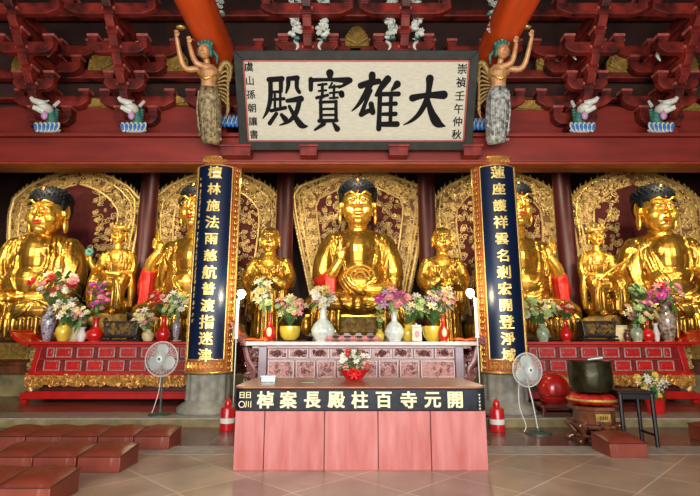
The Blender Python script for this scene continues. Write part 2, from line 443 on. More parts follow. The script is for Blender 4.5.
# ------------------------------------------------------------------ columns with stone feet
for x, side in zip(COLX, ('left', 'right')):
    c = props(thing('column', 'tall dark red round column on a grey stone foot, %s of the long table' % side, 'column', (x, CY, ZD)), kind='structure')
    MB().lathe([(.40, .72), (.40, zb1-ZD-.1)], seg=40).build('shaft', M['red_col'], c, smooth=True)
    zz = .22
    st = MB().lathe([(.56, 0), (.58, .03), (.57, .10), (.50, .16), (.43, .20), (.41, .24)], seg=40)
    st.lathe([(.42, .24), (.415, .30), (.41, .68), (.42, .72), (.40, .725)], seg=96, flute=.035)
    st.build('stone_foot', M['stone'], c, smooth=True)
for x, lb in ((-1.95, 'dark red rear post between the praying monk and the central aureole'), (2.3, 'dark red rear post between the central aureole and the bearded monk'), (-6.05, 'dark red rear post between the two aureoles on the left'), (6.4, 'dark red rear post between the two aureoles on the right')):
    props(MB().lathe([(.30, 0), (.27, .3), (.25, 7.2)], seg=24).build('column', M['red_col'], smooth=True, loc=(x, 13.9, .7)), lb, 'column', kind='structure')
# ------------------------------------------------------------------ curved couplet boards on the columns
def couplet(cx, chars, label, mainx, smallx=None):
    RB = .455
    D = CY-RB
    z0 = W(350, 374, D).z; z1 = W(350, 155.5, D).z
    root = thing('couplet_board', label, 'couplet board', (cx, CY, z0), group=None)
    H = z1-z0
    def A(th, z, r): return (r*math.sin(th), -r*math.cos(th), z)
    def shell(name, a0, a1, za, zb, r0, r1, m, n=24, nz=1):
        mb = MB(); vs = []
        for r in (r0, r1):
            for i in range(nz+1):
                for j in range(n+1):
                    vs.append(A(a0+(a1-a0)*j/n, za+(zb-za)*i/nz, r))
        q = (nz+1)*(n+1); fs = []
        for i in range(nz):
            for j in range(n):
                a = i*(n+1)+j
                fs.append((a, a+1, a+n+2, a+n+1)); fs.append((q+a, q+a+n+1, q+a+n+2, q+a+1))
        for j in range(n):
            fs.append((j, q+j, q+j+1, j+1)); a = nz*(n+1)+j; fs.append((a, a+1, q+a+1, q+a))
        for i in range(nz):
            a = i*(n+1); b = a+n+1
            fs.append((a, b, q+b, q+a)); a += n; b += n; fs.append((a, q+a, q+b, b))
        mb.add(vs, fs)
        return mb
    TB = .20; BB = .26; th1 = R(84); thp = R(50)
    shell('back', -th1, th1, 0, H, .405, RB, None).build('border_ground', M['key_red'], root, smooth=True)
    shell('navy', -thp, thp, BB, H-TB, RB-.01, RB+.006, None).build('navy_field', M['navy'], root, smooth=True)
    g = MB()
    def strip(pts, w=.011):
        g.tube([A(t, z, RB+.004) for t, z in pts], w, 4)
    def hring(z, w): strip([(-th1+2*th1*k/24, z) for k in range(25)], w)
    hring(.015, .022); hring(H-.015, .024)
    for s in (-1, 1):
        g.tube([A(s*th1, z, RB+.0) for z in (0, H)], .024, 6)
        g.tube([A(s*thp, z, RB+.006) for z in (BB, H-TB)], .014, 6)
    g.tube([A(-thp+2*thp*k/16, BB, RB+.006) for k in range(17)], .014, 6)
    g.tube([A(-thp+2*thp*k/16, H-TB, RB+.006) for k in range(17)], .014, 6)
    g.build('gilt_edging', M['gold_trim'], root, smooth=True)
    g = MB()
    # key-fret pattern
    def fret(ca, cz, da, dz, flip=1):
        q = [(-.42, -.45), (-.42, .4), (.36, .4), (.36, -.2), (-.1, -.2), (-.1, .12)]
        strip([(ca+flip*a*da, cz+b*dz) for a, b in q], .0115)
    n = 34; dz = (H-.08)/n
    for k in range(n):
        for s in (-1, 1):
            fret(s*(thp+th1)/2, .05+(k+.5)*dz, (th1-thp)*.62, dz*.86, s)
    for (za, zb) in ((.04, BB-.02), (H-TB+.02, H-.03)):
        nn = 9
        for k in range(nn):
            fret(-thp+2*thp*(k+.5)/nn, (za+zb)/2, 2*thp/nn*.86, (zb-za)*.85)
    g.build('key_pattern', M['gold_trim'], root)
    def wrap(s, size, th, z, bold, thick=.012):
        vs, fs = text_mb(s, size, thick, bold)
        out = []
        for x, y, zz in vs:
            r = RB+.026-y; out.append(A(th+x/RB, z+zz, r))
        return out, fs
    for k, ch in enumerate(chars):
        py = 172.5+(355-172.5)*k/11.0
        z = W(350, py, D).z-z0
        vs, fs = wrap(ch, .255 if k % 3 else .275, mainx, z, .006)
        MB().add(vs, fs).build('character', M['gold_text'], root, fix=False)
    if smallx is not None:
        r2 = random.Random(3); g = MB()
        for k in range(24):
            z = H-.5-k*.125
            for j in range(4):
                a = smallx+r2.uniform(-.035, .035); zz = z+r2.uniform(-.035, .035)
                if r2.random() < .5: g.tube([A(a-.04, zz, RB+.012), A(a+.04, zz+.008, RB+.012)], .007, 4)
                else: g.tube([A(a, zz-.03, RB+.012), A(a+.01, zz+.03, RB+.012)], .007, 4)
        g.build('small_inscription', M['gold_text'], root)
    return root
couplet(COLX[0], '檀林施法雨慈航普渡指迷津', 'curved navy couplet board with gold characters and key-pattern border on the left column', R(4), R(-36))
couplet(COLX[1], '蓮座護祥雲名剎宏開登淨域', 'curved navy couplet board with gold characters and key-pattern border on the right column', R(-4))

# ------------------------------------------------------------------ the great name plaque
def plaque():
    Db, Dt = 9.22, 8.32
    pb = W(353, 150, Db); pt = W(356.5, 50.5, Dt)
    root = thing('name_plaque', 'huge leaning name plaque with black calligraphy on a pale ground above the altar', 'plaque')
    c = Vector((X0, (pb.y+pt.y)/2, (pb.z+pt.z)/2)); root.location = c
    d = pt-pb; d.x = 0; H = d.length; a = math.atan2(-d.y, d.z)
    root.rotation_euler = (a, 0, 0)
    wt = 245*ppm(356, 50, Dt); wb = 231*ppm(356, 150, Db); Wd = (wt+wb)/2
    fw = .165
    for s in (-1, 1):
        MB().prism([(s*(Wd/2-fw), -H/2+.12), (s*Wd/2, -H/2), (s*Wd/2, H/2), (s*(Wd/2-fw), H/2-.16)], -.06, .08).build('frame_side', M['plaque_frame'], root, bevel=.015)
    MB().prism([(-Wd/2, H/2), (-Wd/2+fw, H/2-.17), (Wd/2-fw, H/2-.17), (Wd/2, H/2)], -.06, .08).build('frame_top', M['plaque_frame'], root, bevel=.015)
    MB().prism([(-Wd/2, -H/2), (-Wd/2+fw, -H/2+.17), (Wd/2-fw, -H/2+.17), (Wd/2, -H/2)], -.06, .08).build('frame_bottom', M['plaque_frame'], root, bevel=.015)
    MB().box((0, .03, 0), (Wd-.1, .06, H-.1)).build('ground', M['plaque'], root)
    iw, ih = Wd/2-fw, H/2-.17
    e = MB()
    for s in (-1, 1):
        e.box((s*(iw-.012), -.01, 0), (.03, .04, 2*ih)); e.box((0, -.01, s*(ih-.012)), (2*iw, .04, .03))
    e.build('red_edge', M['plaque_red'], root)
    mx = Wd/239.0; mz = H/100.0
    def U(px, py): return ((px-356.0)*mx, (100.5-py)*mz)
    def brush(name, ox, oy, sc, strokes, ws=1.0):
        mb = MB()
        for i, st in enumerate(strokes):
            pts = cr(st, 5) if len(st) > 2 else [tuple(st[0][j]+(st[1][j]-st[0][j])*t/6 for j in range(3)) for t in range(7)]
            P = [(U(ox+x/sc, oy+y/sc), max(.004, w_*ws/sc*mx)) for x, y, w_ in pts]
            y1 = -.006-.0007*i
            L_, R_ = [], []
            for k, ((x, z), r) in enumerate(P):
                (xa, za), _ = P[max(0, k-1)]; (xb, zb_), _ = P[min(len(P)-1, k+1)]
                dx, dz = xb-xa, zb_-za; l = math.hypot(dx, dz) or 1; nx, nz = -dz/l, dx/l
                L_.append((x+nx*r, z+nz*r)); R_.append((x-nx*r, z-nz*r))
            n = len(P)
            vs = [(x, y1, z) for x, z in L_]+[(x, y1, z) for x, z in R_]
            mb.add(vs, [(k, k+1, n+k+1, n+k) for k in range(n-1)])
            for (x, z), r in (P[0], P[-1]):
                if r > .012: mb.add([(x+r*math.cos(2*PI*k/14), y1-.0003, z+r*math.sin(2*PI*k/14)) for k in range(14)], [tuple(range(14))])
        mb.build(name, M['ink'], root, fix=False)
    brush('character', 400, 66, 7.52, [[(95, 232, 27), (190, 212, 20), (328, 208, 32)], [(218, 88, 30), (215, 160, 22), (203, 240, 22), (160, 335, 20), (100, 400, 14), (32, 438, 4)], [(208, 235, 14), (240, 335, 26), (290, 420, 34), (352, 448, 5)]])
    brush('character', 350, 64, 7.09, [[(75, 145, 22), (130, 128, 22), (200, 115, 20)], [(155, 72, 25), (145, 130, 22), (70, 265, 15), (10, 328, 4)], [(145, 180, 15), (110, 265, 14), (82, 345, 18)], [(80, 350, 19), (130, 325, 17), (165, 325, 17)], [(150, 275, 19), (162, 335, 20)], [(265, 98, 25), (225, 150, 22), (185, 212, 12)], [(212, 190, 17), (210, 330, 17), (207, 455, 19)], [(332, 135, 26), (296, 175, 10)], [(215, 205, 15), (342, 203, 18)], [(225, 277, 12), (325, 272, 16)], [(225, 348, 12), (325, 346, 17)], [(215, 422, 18), (338, 420, 21)], [(290, 200, 14), (290, 415, 14)]])
    brush('character', 304, 64, 7.3, [[(190, 60, 28), (190, 102, 14)], [(50, 110, 15), (190, 106, 13), (325, 112, 24)], [(52, 105, 18), (50, 178, 16)], [(335, 112, 20), (290, 145, 12), (255, 165, 7)], [(105, 145, 9), (165, 138, 9)], [(108, 188, 8), (162, 183, 8)], [(92, 238, 12), (172, 218, 11)], [(135, 140, 11), (132, 235, 11)], [(205, 130, 8), (186, 165, 8)], [(185, 163, 9), (275, 152, 9)], [(188, 203, 8), (250, 196, 8)], [(220, 150, 10), (216, 240, 10)], [(188, 240, 8), (245, 236, 8)], [(272, 205, 22), (276, 218, 20)], [(120, 255, 12), (120, 405, 14)], [(232, 262, 12), (232, 405, 13)], [(115, 270, 11), (235, 265, 11)], [(125, 320, 9), (230, 318, 9)], [(125, 365, 9), (230, 363, 9)], [(108, 408, 15), (238, 405, 13)], [(140, 430, 17), (75, 475, 9)], [(212, 428, 10), (240, 468, 22)]])
    brush('character', 258, 66, 7.3, [[(85, 92, 19), (180, 85, 19)], [(172, 88, 17), (167, 175, 15)], [(95, 182, 11), (168, 178, 11)], [(95, 100, 17), (88, 230, 17), (62, 318, 14), (25, 378, 4)], [(102, 236, 10), (188, 230, 12)], [(122, 200, 10), (118, 305, 10)], [(162, 195, 10), (158, 300, 10)], [(88, 318, 13), (195, 296, 14)], [(128, 340, 14), (75, 412, 16)], [(165, 348, 13), (192, 382, 22)], [(225, 85, 17), (222, 135, 15), (205, 187, 7)], [(225, 84, 15), (290, 80, 19)], [(287, 85, 17), (285, 150, 15), (302, 182, 14)], [(212, 245, 14), (312, 230, 23)], [(302, 238, 18), (275, 330, 18), (220, 395, 14), (150, 425, 5)], [(225, 285, 12), (260, 355, 17), (308, 425, 24), (355, 435, 5)]])
    def small(s, x0, y0, x1, y1, size):
        for k, ch in enumerate(s):
            t = k/(len(s)-1); u, v = U(x0+(x1-x0)*t, y0+(y1-y0)*t)
            vs, fs = text_mb(ch, size*mz, .004, .003)
            MB().add([(x+u, y-.005, z+v) for x, y, z in vs], fs).build('small_character', M['ink'], root, fix=False)
    small('崇禎壬午仲秋', 460.5, 68, 459, 134, 10.6)
    small('虞山孫朝讓書', 250.3, 66, 251.5, 134, 9.6)
    return root
plaque()
for px, wpx in ((237, 30), (309, 17), (398, 19), (471, 18)):
    p = W(px, 153.5, 9.3); q = ppm(px, 153, 9.3)
    b = MB().box((0, 0, 0), (wpx*q, .36, .19)).box((0, -.02, .1), (wpx*q+.05, .42, .05))
    props(b.build('support_block', M['red_arm'], bevel=.012, loc=(p.x, 9.32, p.z)), 'red block under the plaque, %s' % {237: 'below its outer left corner', 309: 'below the third character from the right', 398: 'below the second character from the right', 471: 'below its outer right corner'}[px], 'support block')

# ------------------------------------------------------------------ bracket sets
def gong(mb, hw, h, y, z, d=.16, mi=0):
    o = [(-hw, z+h/2), (-hw, z+h*.05)]
    for k in range(5): t = k/4; o.append((-hw+.28*hw*t*1.3, z+h*.05-h*.55*math.sin(t*PI/2)))
    for k in range(4, -1, -1): t = k/4; o.append((hw-.28*hw*t*1.3, z+h*.05-h*.55*math.sin(t*PI/2)))
    o += [(hw, z+h*.05), (hw, z+h/2)]
    mb.prism(o, y-d/2, y+d/2, mi)
def dou(mb, x, y, z, s=.22, mi=0, mj=1):
    mb.box((x, y, z-.055*s/.22), (s*.72, s*.72, .05*s/.22), mi=mi)
    mb.box((x, y, z), (s*.86, s*.86, .08*s/.22), mi=mi); mb.box((x, y, z+.06*s/.22), (s, s, .05*s/.22), mi=mj)
ZT = zb1
def bracket_set(front=True):
    root = thing('bracket_set', 'x', 'roof bracket', (0, 9.74, ZT))
    mats = [M['red_arm'], M['red_arm_edge']]
    b = MB(); b.box((0, 0, .14), (.34, .34, .18)); b.box((0, 0, .28), (.46, .46, .12)); b.build('base_block', mats, root, bevel=.012)
    for i in range(7 if front else 0):
        z = .46+i*.285; yf = -(.38+.205*i)
        a = MB(); o = [(.03, z-.1), (yf+.20, z-.13), (yf+.08, z-.09), (yf-.02, z+.02), (yf-.03, z+.10), (.03, z+.10)]
        a.prism(o, -.085, .085, axis='X'); a.build('projecting_arm', M['red_arm'], root, bevel=.01)
        c = MB(); dou(c, 0, yf+.06, z+.15, .25); c.build('bearing_block', mats, root, bevel=.006)
    for i, hw in ((1, .42), (3, .60), (5, .90)) if front else ():
        z = .46+i*.285+.24; y = -(.38+.205*i)+.06
        a = MB(); gong(a, hw, .24, y, z-.0, .14); a.build('cross_arm', M['red_arm'], root, bevel=.01)
        for s in (-1, 1):
            c = MB(); dou(c, s*(hw-.1), y, z+.19, .23); c.build('bearing_block', mats, root, bevel=.006)
    for z, hw in ((.52, .48), (.92, .82), (1.75, .55), (2.15, .85)):
        a = MB(); gong(a, hw, .26, .12, z, .18); a.build('cross_arm', M['red_arm'], root, bevel=.01)
        for s in (-1, 0, 1):
            c = MB(); dou(c, s*(hw-.11), .12, z+.2, .24); c.build('bearing_block', mats, root, bevel=.006)
    return root
def where_set(k):
    return ['at the far left edge', 'outermost whole one on the left', 'second from the left, left of the left column', 'above the left column', 'above the left half of the plaque', 'above the right half of the plaque', 'above the right column', 'first right of the right column', 'second right of the right column', 'at the far right edge'][k]
proto = bracket_set(); proto2 = bracket_set(False)
for k, x in enumerate(CX):
    if k in (0, 9): continue
    o = proto if k == 1 else proto2 if k == 3 else copy_tree(proto2 if k == 6 else proto)
    o.location.x = x; o['label'] = 'stepped red timber bracket set, '+where_set(k); o['group'] = 'bracket sets above the main beam'
# ------------------------------------------------------------------ painted beast ornaments standing on the beam
def beast(label, loc, flip=1, g='painted beasts on the main beam'):
    root = thing('beast_ornament', label, 'beast ornament', loc, group=g)
    p = MB(); q = MB()
    for k in range(6):
        a = (k-2.5)*.085
        p.ell((a, -.10, .10), (.055, .035, .12), rot=rotm(0, a*1.2, 0), seg=10)
        q.ell((a, -.128, .085), (.034, .02, .085), rot=rotm(0, a*1.2, 0), seg=8)
    p.ell((0, -.03, .06), (.26, .1, .07), seg=12)
    p.build('lotus_base', M['offwhite'], root, smooth=True); q.build('petal_blue', M['blue'], root, smooth=True)
    b = MB(); b.tube([(0, .02, .1), (.03*flip, 0, .28), (-.02*flip, -.02, .45), (-.06*flip, -.06, .56)], [.10, .12, .10, .08], 10)
    for k in range(7): b.ell((.09*flip, .02, .18+.06*k), (.05, .05, .035), seg=8)
    b.build('body', M['teal'], root, smooth=True)
    h = MB(); h.ell((-.05*flip, -.10, .50), (.12, .14, .085), seg=12)
    h.tube([(-.04*flip, -.16, .44), (-.16*flip, -.26, .46)], [.06, .035], 8); h.tube([(-.04*flip, -.16, .55), (-.17*flip, -.26, .57), (-.20*flip, -.27, .61)], [.06, .04, .03], 8)
    for s in (-1, 1): h.tube([(-.02+s*.08, -.06, .56), (s*.11, -.02, .66), (s*.08, .02, .70)], [.03, .025, .008], 6)
    for o_ in range(len(h.v)):
        x_, y_, z_ = h.v[o_]; h.v[o_] = (x_*1.25, y_*1.2, .50+(z_-.50)*1.35)
    h.build('head', M['offwhite'], root, smooth=True)
    e = MB()
    for s in (-1, 1): e.ell((-.06*flip+s*.06, -.19, .555), .022, seg=8)
    e.build('eye', M['black'], root, smooth=True)
    c = MB(); c.ell((-.03*flip, -.17, .33), (.07, .06, .10), seg=10); c.build('chest', M['fl_lilac'], root, smooth=True)
    return root
for px, lb, fl in ((49, 'small blue and white beast on lotus petals on the beam, farther left one', 1), (135, 'small blue and white beast on lotus petals on the beam, left side near the column', 1), (581, 'small blue and white beast on lotus petals on the beam, right side near the column', -1), (659, 'small blue and white beast on lotus petals on the beam, farther right one', -1)):
    p = W(px, 132, 9.42)
    beast(lb, (p.x, 9.43, ZT), fl)
def blue_scroll(px, py, D, label):
    q = W(px, py, D); root = thing('lotus_ornament', label, 'lotus ornament', q)
    a = MB(); b = MB()
    for k in range(5):
        t = (k-2)*.085; a.ell((t, 0, 0), (.06, .05, .15), seg=10); b.tube([(t-.03, -.05, -.09), (t, -.06, .02), (t+.03, -.05, .1), (t+.05, -.05, .03)], .012, 5)
    a.build('petal', M['blue'], root, smooth=True); b.build('white_scroll', M['offwhite'], root, smooth=True)
blue_scroll(229, 121, 9.3, 'blue lotus ornament between the left winged figure and the plaque')
blue_scroll(482, 124, 9.3, 'blue lotus ornament between the plaque and the right winged figure')
def bird(px, py, D, label, flip=1, s=1.0):
    root = thing('bird_ornament', label, 'bird ornament', W(px, py, D), group='white bird carvings on the brackets')
    b = MB(s); b.tube(cr([(.02*flip, 0, .16), (-.04*flip, -.02, .10), (.03*flip, -.03, .02), (.05*flip, -.02, -.07), (-.01*flip, 0, -.16)], 5), [.022, .03, .045, .035, .012], 8)
    b.tube([(.02*flip, 0, .16), (.09*flip, -.01, .17)], [.03, .006], 6); b.build('body', M['offwhite'], root, smooth=True)
    w_ = MB(s); w_.tube([(.02*flip, 0, .02), (-.12*flip, .02, .08), (-.16*flip, .02, .03)], [.03, .03, .008], 6, flat=.5); w_.build('wing', M['offwhite'], root, smooth=True)
for px, py, lb, fl in ((49, 50, 'farther left', 1), (136, 49, 'nearer the left column', 1), (575, 53, 'nearer the right column', -1), (659, 54, 'farther right', -1)):
    bird(px, py, 9.05, 'small white carved bird on a red bracket, %s' % lb, fl)
for px, lb in ((296, 'left side of the left bracket'), (321, 'right side of the left bracket'), (388, 'left side of the right bracket'), (416, 'right side of the right bracket')):
    bird(px, 45, 8.75, 'white carved wing just above the plaque frame, %s' % lb, 1 if px in (296, 388) else -1, .8)
def cloud(px, lb, fl):
    p = W(px, 16, 8.55); root = thing('cloud_carving', lb, 'carving', p)
    r2 = random.Random(px); a = MB(); b = MB()
    for k in range(22):
        z = .42-.9*k/21; x = .07*math.sin(k*.9)*fl+r2.uniform(-.03, .03)
        (a if k % 3 else b).ell((x, r2.uniform(-.05, .05), z), (r2.uniform(.05, .09), .05, .05), seg=8)
    scrolls(a, lambda x, z: True, (-.1, .1, -.45, .45), 26, .06, -.06, .014, rnd=r2)
    a.build('scroll', M['offwhite'], root, smooth=True); b.build('leaf', M['teal'], root, smooth=True)
cloud(296, 'white and green scroll carving left of the bracket over the plaque, left pair', 1); cloud(323, 'white and green scroll carving right of the bracket over the plaque, left pair', -1)
cloud(391, 'white and green scroll carving left of the bracket over the plaque, right pair', 1); cloud(417, 'white and green scroll carving right of the bracket over the plaque, right pair', -1)
cloud(217, 'white and blue scroll carving high beside the left orange beam', 1); cloud(494, 'white and blue scroll carving high beside the right orange beam', -1)
# gilt fan-shaped carvings between the bracket sets
def fan_panel(px, py, w_, h_, D, label):
    p = W(px, py, D); q = ppm(px, py, D); root = thing('gilt_carving', label, 'gilt carving', p)
    o = [(-w_*.5*q, -h_*.5*q), (w_*.5*q, -h_*.5*q), (w_*.46*q, 0), (w_*.2*q, h_*.42*q), (0, h_*.5*q), (-w_*.25*q, h_*.4*q), (-w_*.48*q, 0)]
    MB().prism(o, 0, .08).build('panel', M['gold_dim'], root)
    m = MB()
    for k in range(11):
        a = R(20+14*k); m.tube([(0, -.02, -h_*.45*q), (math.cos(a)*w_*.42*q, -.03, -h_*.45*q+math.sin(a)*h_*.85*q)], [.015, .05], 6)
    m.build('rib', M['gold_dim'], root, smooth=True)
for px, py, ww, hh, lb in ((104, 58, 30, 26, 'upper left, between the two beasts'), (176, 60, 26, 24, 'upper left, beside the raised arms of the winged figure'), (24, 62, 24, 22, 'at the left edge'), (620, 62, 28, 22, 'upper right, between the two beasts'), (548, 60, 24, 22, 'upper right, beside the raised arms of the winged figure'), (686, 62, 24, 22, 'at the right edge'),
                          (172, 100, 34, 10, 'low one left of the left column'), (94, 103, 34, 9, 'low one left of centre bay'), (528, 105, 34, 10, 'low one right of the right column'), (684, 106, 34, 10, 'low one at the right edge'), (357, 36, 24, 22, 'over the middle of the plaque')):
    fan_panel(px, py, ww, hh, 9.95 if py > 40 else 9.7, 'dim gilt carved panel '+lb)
# ------------------------------------------------------------------ winged figures at the column heads
def winged(px, fl, label, pale):
    D = 9.02; o = W(px, 143, D); q = ppm(px, 100, 8.75)
    root = thing('winged_figure', label, 'winged figure', o); root.rotation_euler.x = R(14)
    # local px units; fl = -1 : arms reach to the left
    b = MB(q)
    b.tube([(0, 0, 50), (fl*0, -1, 60), (fl*-1, -2, 70), (fl*0, -3, 76)], [8.5, 7.5, 9.5, 6], 14); b.ell((0, -2, 70), (11, 7, 7), seg=14)
    b.tube([(0, -3, 74), (fl*1, -5, 82)], [3.2, 3], 10); b.ell((fl*2, -8, 88), (6.2, 6.5, 7.5), seg=14); b.ell((fl*2-2.4, -13.6, 89.5), (1.6, .8, .8), seg=8); b.ell((fl*2+2.4, -13.6, 89.5), (1.6, .8, .8), seg=8); b.tube([(fl*2-2, -14, 84.6), (fl*2+2, -14, 84.6)], .7, 6)
    b.tube([(fl*2, -14, 89), (fl*2, -15, 86)], [.8, 1.4], 6)
    for s, el, ha in ((0, (fl*14, -6, 72), (fl*(13 if px > 300 else 15), -14, 94)), (1, (fl*23, -6, 74), (fl*(28 if px > 300 else 27), -14, 100))):
        sh = (fl*(7 if not s else 9), -3, 73) if s else (fl*-4, -5, 73)
        if not s: el = (fl*9, -12, 76)
        b.tube(cr([sh, el, ha], 5), [3.6, 3.0, 1.9], 10)
        hx, hy, hz = ha; b.ell((hx, hy, hz+2), (2.2, 1.4, 3), seg=10)
        for k in range(4): b.tube([(hx-1.6+k*1.05, hy, hz+3.5), (hx-1.8+k*1.2, hy-.6, hz+7-abs(k-1.5)*.6)], [.62, .45], 6)
        b.tube([(hx+fl*-2, hy, hz+1), (hx+fl*-3.4, hy-1, hz+4)], [.7, .5], 6)
    b.sculpt('body', M['skin_tan'], root, voxel=.45*q, it=3)
    k = MB(q); k.tube([(0, 0, 54), (0, -1, 44), (fl*-1, 0, 25), (fl*-1, 1, 5), (0, 2, 0)], [9, 11.5, 11, 10, 8.5], 18)
    for j in range(26):
        a = j*1.3; z = 4+j*1.8; rr = 11; k.ell((rr*math.cos(a)*.95, -abs(rr*math.sin(a)), z), (2.2, 1.6, 1.8), seg=8)
    for j in range(5): k.tube(cr([(-8+4*j, -8, 50), (-9+4.5*j, -11, 30), (-7+3.6*j, -9, 6)], 4), .9, 6)
    k.build('skirt', M['skirt_blue' if pale else 'skirt'], root, smooth='all')
    for s in (1,):
        wg = MB(q)
        for j in range(9):
            t = j/8.0
            wg.tube(cr([(-fl*5, 4, 66-2*j), (-fl*(16+2*t), 5, 74-5*j+4), (-fl*(20-5*t), 4, 66-5.2*j)], 5), [1.6, 2.6, .8], 6, flat=.6)
        wg.tube(cr([(-fl*5, 3, 62), (-fl*14, 4, 80), (-fl*21, 4, 77), (-fl*20, 3, 62)], 5), [2.5, 3.4, 2.6, 1], 8)
        wg.build('wing', M['feather'], root, smooth='all')
    c = MB(q); c.ell((fl*1, -5, 93.5), (7.6, 7, 5), seg=12); c.ell((fl*2-6, -5, 88), (2, 4, 5), seg=8); c.ell((fl*2+6, -5, 88), (2, 4, 5), seg=8)
    for j in range(5): c.ell((fl*1+(j-2)*3.2, -8, 95.5+1.5*(2-abs(j-2))), (1.8, 1.6, 2.4), seg=8)
    c.tube([(fl*-3, -2, 92), (fl*-9, -1, 86), (fl*-8, 0, 78)], [2, 1.6, .8], 6)
    c.build('headdress', M['teal'], root, smooth='all')
    g = MB(q); g.tube([(fl*-9, -6, 66), (0, -11, 61), (fl*9, -7, 67)], [1, 1.5, 1], 6); g.ell((fl*1, -8, 99), (1.5, 1.5, 2), seg=8)
    g.lathe([(3.5, 0), (5, 1), (4.2, 2.2), (.5, 3)], (fl*22, -15, 107), seg=14)
    g.build('gilt_ornament', M['gold_trim'], root, smooth='all')
winged(210, -1, 'winged figure with raised arms and dark patterned skirt above the left column', False)
winged(497, 1, 'winged figure with raised arms and pale patterned skirt above the right column', True)
# ================================================================== STATUES
def put_head(parent, q, c, k=1.0, yaw=0.0, tilt=0.0, hair='curl', red_lip=True, voxel=None, monk=False):
    """head in px units at c (relative to the statue), k = scale, yaw about Z. Adds to the skin mesh 'mb' given and makes hair, lip, eye parts"""
    T = Matrix.Translation(Vector(c)) @ Matrix.Rotation(yaw, 4, 'Z') @ Matrix.Rotation(tilt, 4, 'X') @ Matrix.Scale(k, 4)
    def skin(mb):
        keep = mb.T; mb.T = T
        mb.ell((0, 3, 2), (16.5, 18, 21), seg=20); mb.ell((0, -3, -9), (14, 13.5, 13.5), seg=18); mb.ell((0, -12, -18), (6, 5, 4.2), seg=12)
        for s in (-1, 1):
            mb.ell((s*8, -9.5, -6), (7, 6.5, 8), seg=12)
            mb.tube(cr([(s*2, -16.6, 6), (s*7, -17.2, 9.2), (s*13, -12.6, 7)], 4), [1.0, 1.4, 1.0], 6)
            mb.ell((s*7.3, -14.2, 2.6), (4.6, 3.2, 2.6), seg=12)
            mb.ell((s*2.5, -18.0, -5.2), (2.0, 2.0, 1.7), seg=8)
            mb.ell((s*17.2, 2, 1), (2.2, 5.5, 8), seg=12); mb.ell((s*17.4, 1, -12 if not monk else -8), (2.0, 3.6, 8.5 if not monk else 5), seg=12)
        mb.tube([(0, -15.5, 7), (0, -17.8, 1), (0, -20.6, -4.6)], [1.6, 1.8, 2.7], 8)
        if monk:
            mb.ell((0, 4, 9), (16.3, 17.5, 16), seg=18)
        mb.T = keep
    h = MB(q); h.T = T
    if hair == 'curl':
        h.ell((0, 4.5, 13.5), (19.2, 19.5, 13.5), seg=28); h.ell((0, 9, 4), (18.6, 13, 16), seg=20); h.ell((0, 6, 20.5), (8, 9, 7), seg=18)
        for s in (-1, 1): h.ell((s*16.8, -3, 7), (2.2, 4, 6), seg=8)
        n = 260
        for i in range(n):
            z = 1-2*(i+.5)/n; r = math.sqrt(1-z*z); ph = i*2.39996
            x, y = r*math.cos(ph), r*math.sin(ph)
            if z < -.25 or (z < .02 and y < -.2): continue
            h.ell((x*19.2, 4.5+y*19.5, 13.5+z*13.5), .95, seg=6, rings=4)
        for i in range(60):
            z = 1-1.2*(i+.5)/60; r = math.sqrt(1-z*z); ph = i*2.39996
            h.ell((r*math.cos(ph)*8, 6+r*math.sin(ph)*9, 20.5+z*7), 1.1, seg=6, rings=4)
        h.build('hair', M['hair'], parent, smooth=True)
        j = MB(q); j.T = T; j.ell((0, -10.3, 22.0), (2.2, 1.4, 2), seg=10); j.build('hair_jewel', M['gold'], parent, smooth=True)
        u = MB(q); u.T = T; u.ell((0, -16.6, 10.2), (1.0, .8, 1.0), seg=8); u.build('forehead_mark', M['lip'], parent, smooth=True)
    elif hair == 'blue':
        h.ell((0, 5, 10), (18, 18, 15), seg=20); h.ell((0, 8, -2), (17.5, 12, 16), seg=16); h.build('hair', M['hair'], parent, smooth=True)
    l = MB(q); l.T = T
    l.tube(cr([(-4.6, -15.6, -10.4), (-1.8, -17.4, -9.8), (0, -17.6, -10.3), (1.8, -17.4, -9.8), (4.6, -15.6, -10.4)], 3), [.4, 1.1, 1.0, 1.1, .4], 6)
    l.tube(cr([(-4, -15.4, -11.4), (0, -17.2, -12.9), (4, -15.4, -11.4)], 4), [.4, 1.4, .4], 6)
    l.build('lips', M['lip'], parent, smooth=True)
    w_ = MB(q); b = MB(q); w_.T = T; b.T = T
    for s in (-1, 1):
        w_.ell((s*7.3, -16.6, 1.7), (3.7, 1.0, .95), rot=rotm(0, 0, s*.22), seg=10); b.ell((s*7.0, -17.4, 1.7), (1.3, .5, .85), seg=8)
        b.tube(cr([(s*3.2, -17.2, 2.2), (s*7.2, -17.6, 3.0), (s*11.4, -15.6, 2.0)], 3), .35, 5)
    w_.build('eye_white', M['white_eye'], parent, smooth=True); b.build('pupil', M['black'], parent, smooth=True)
    return skin
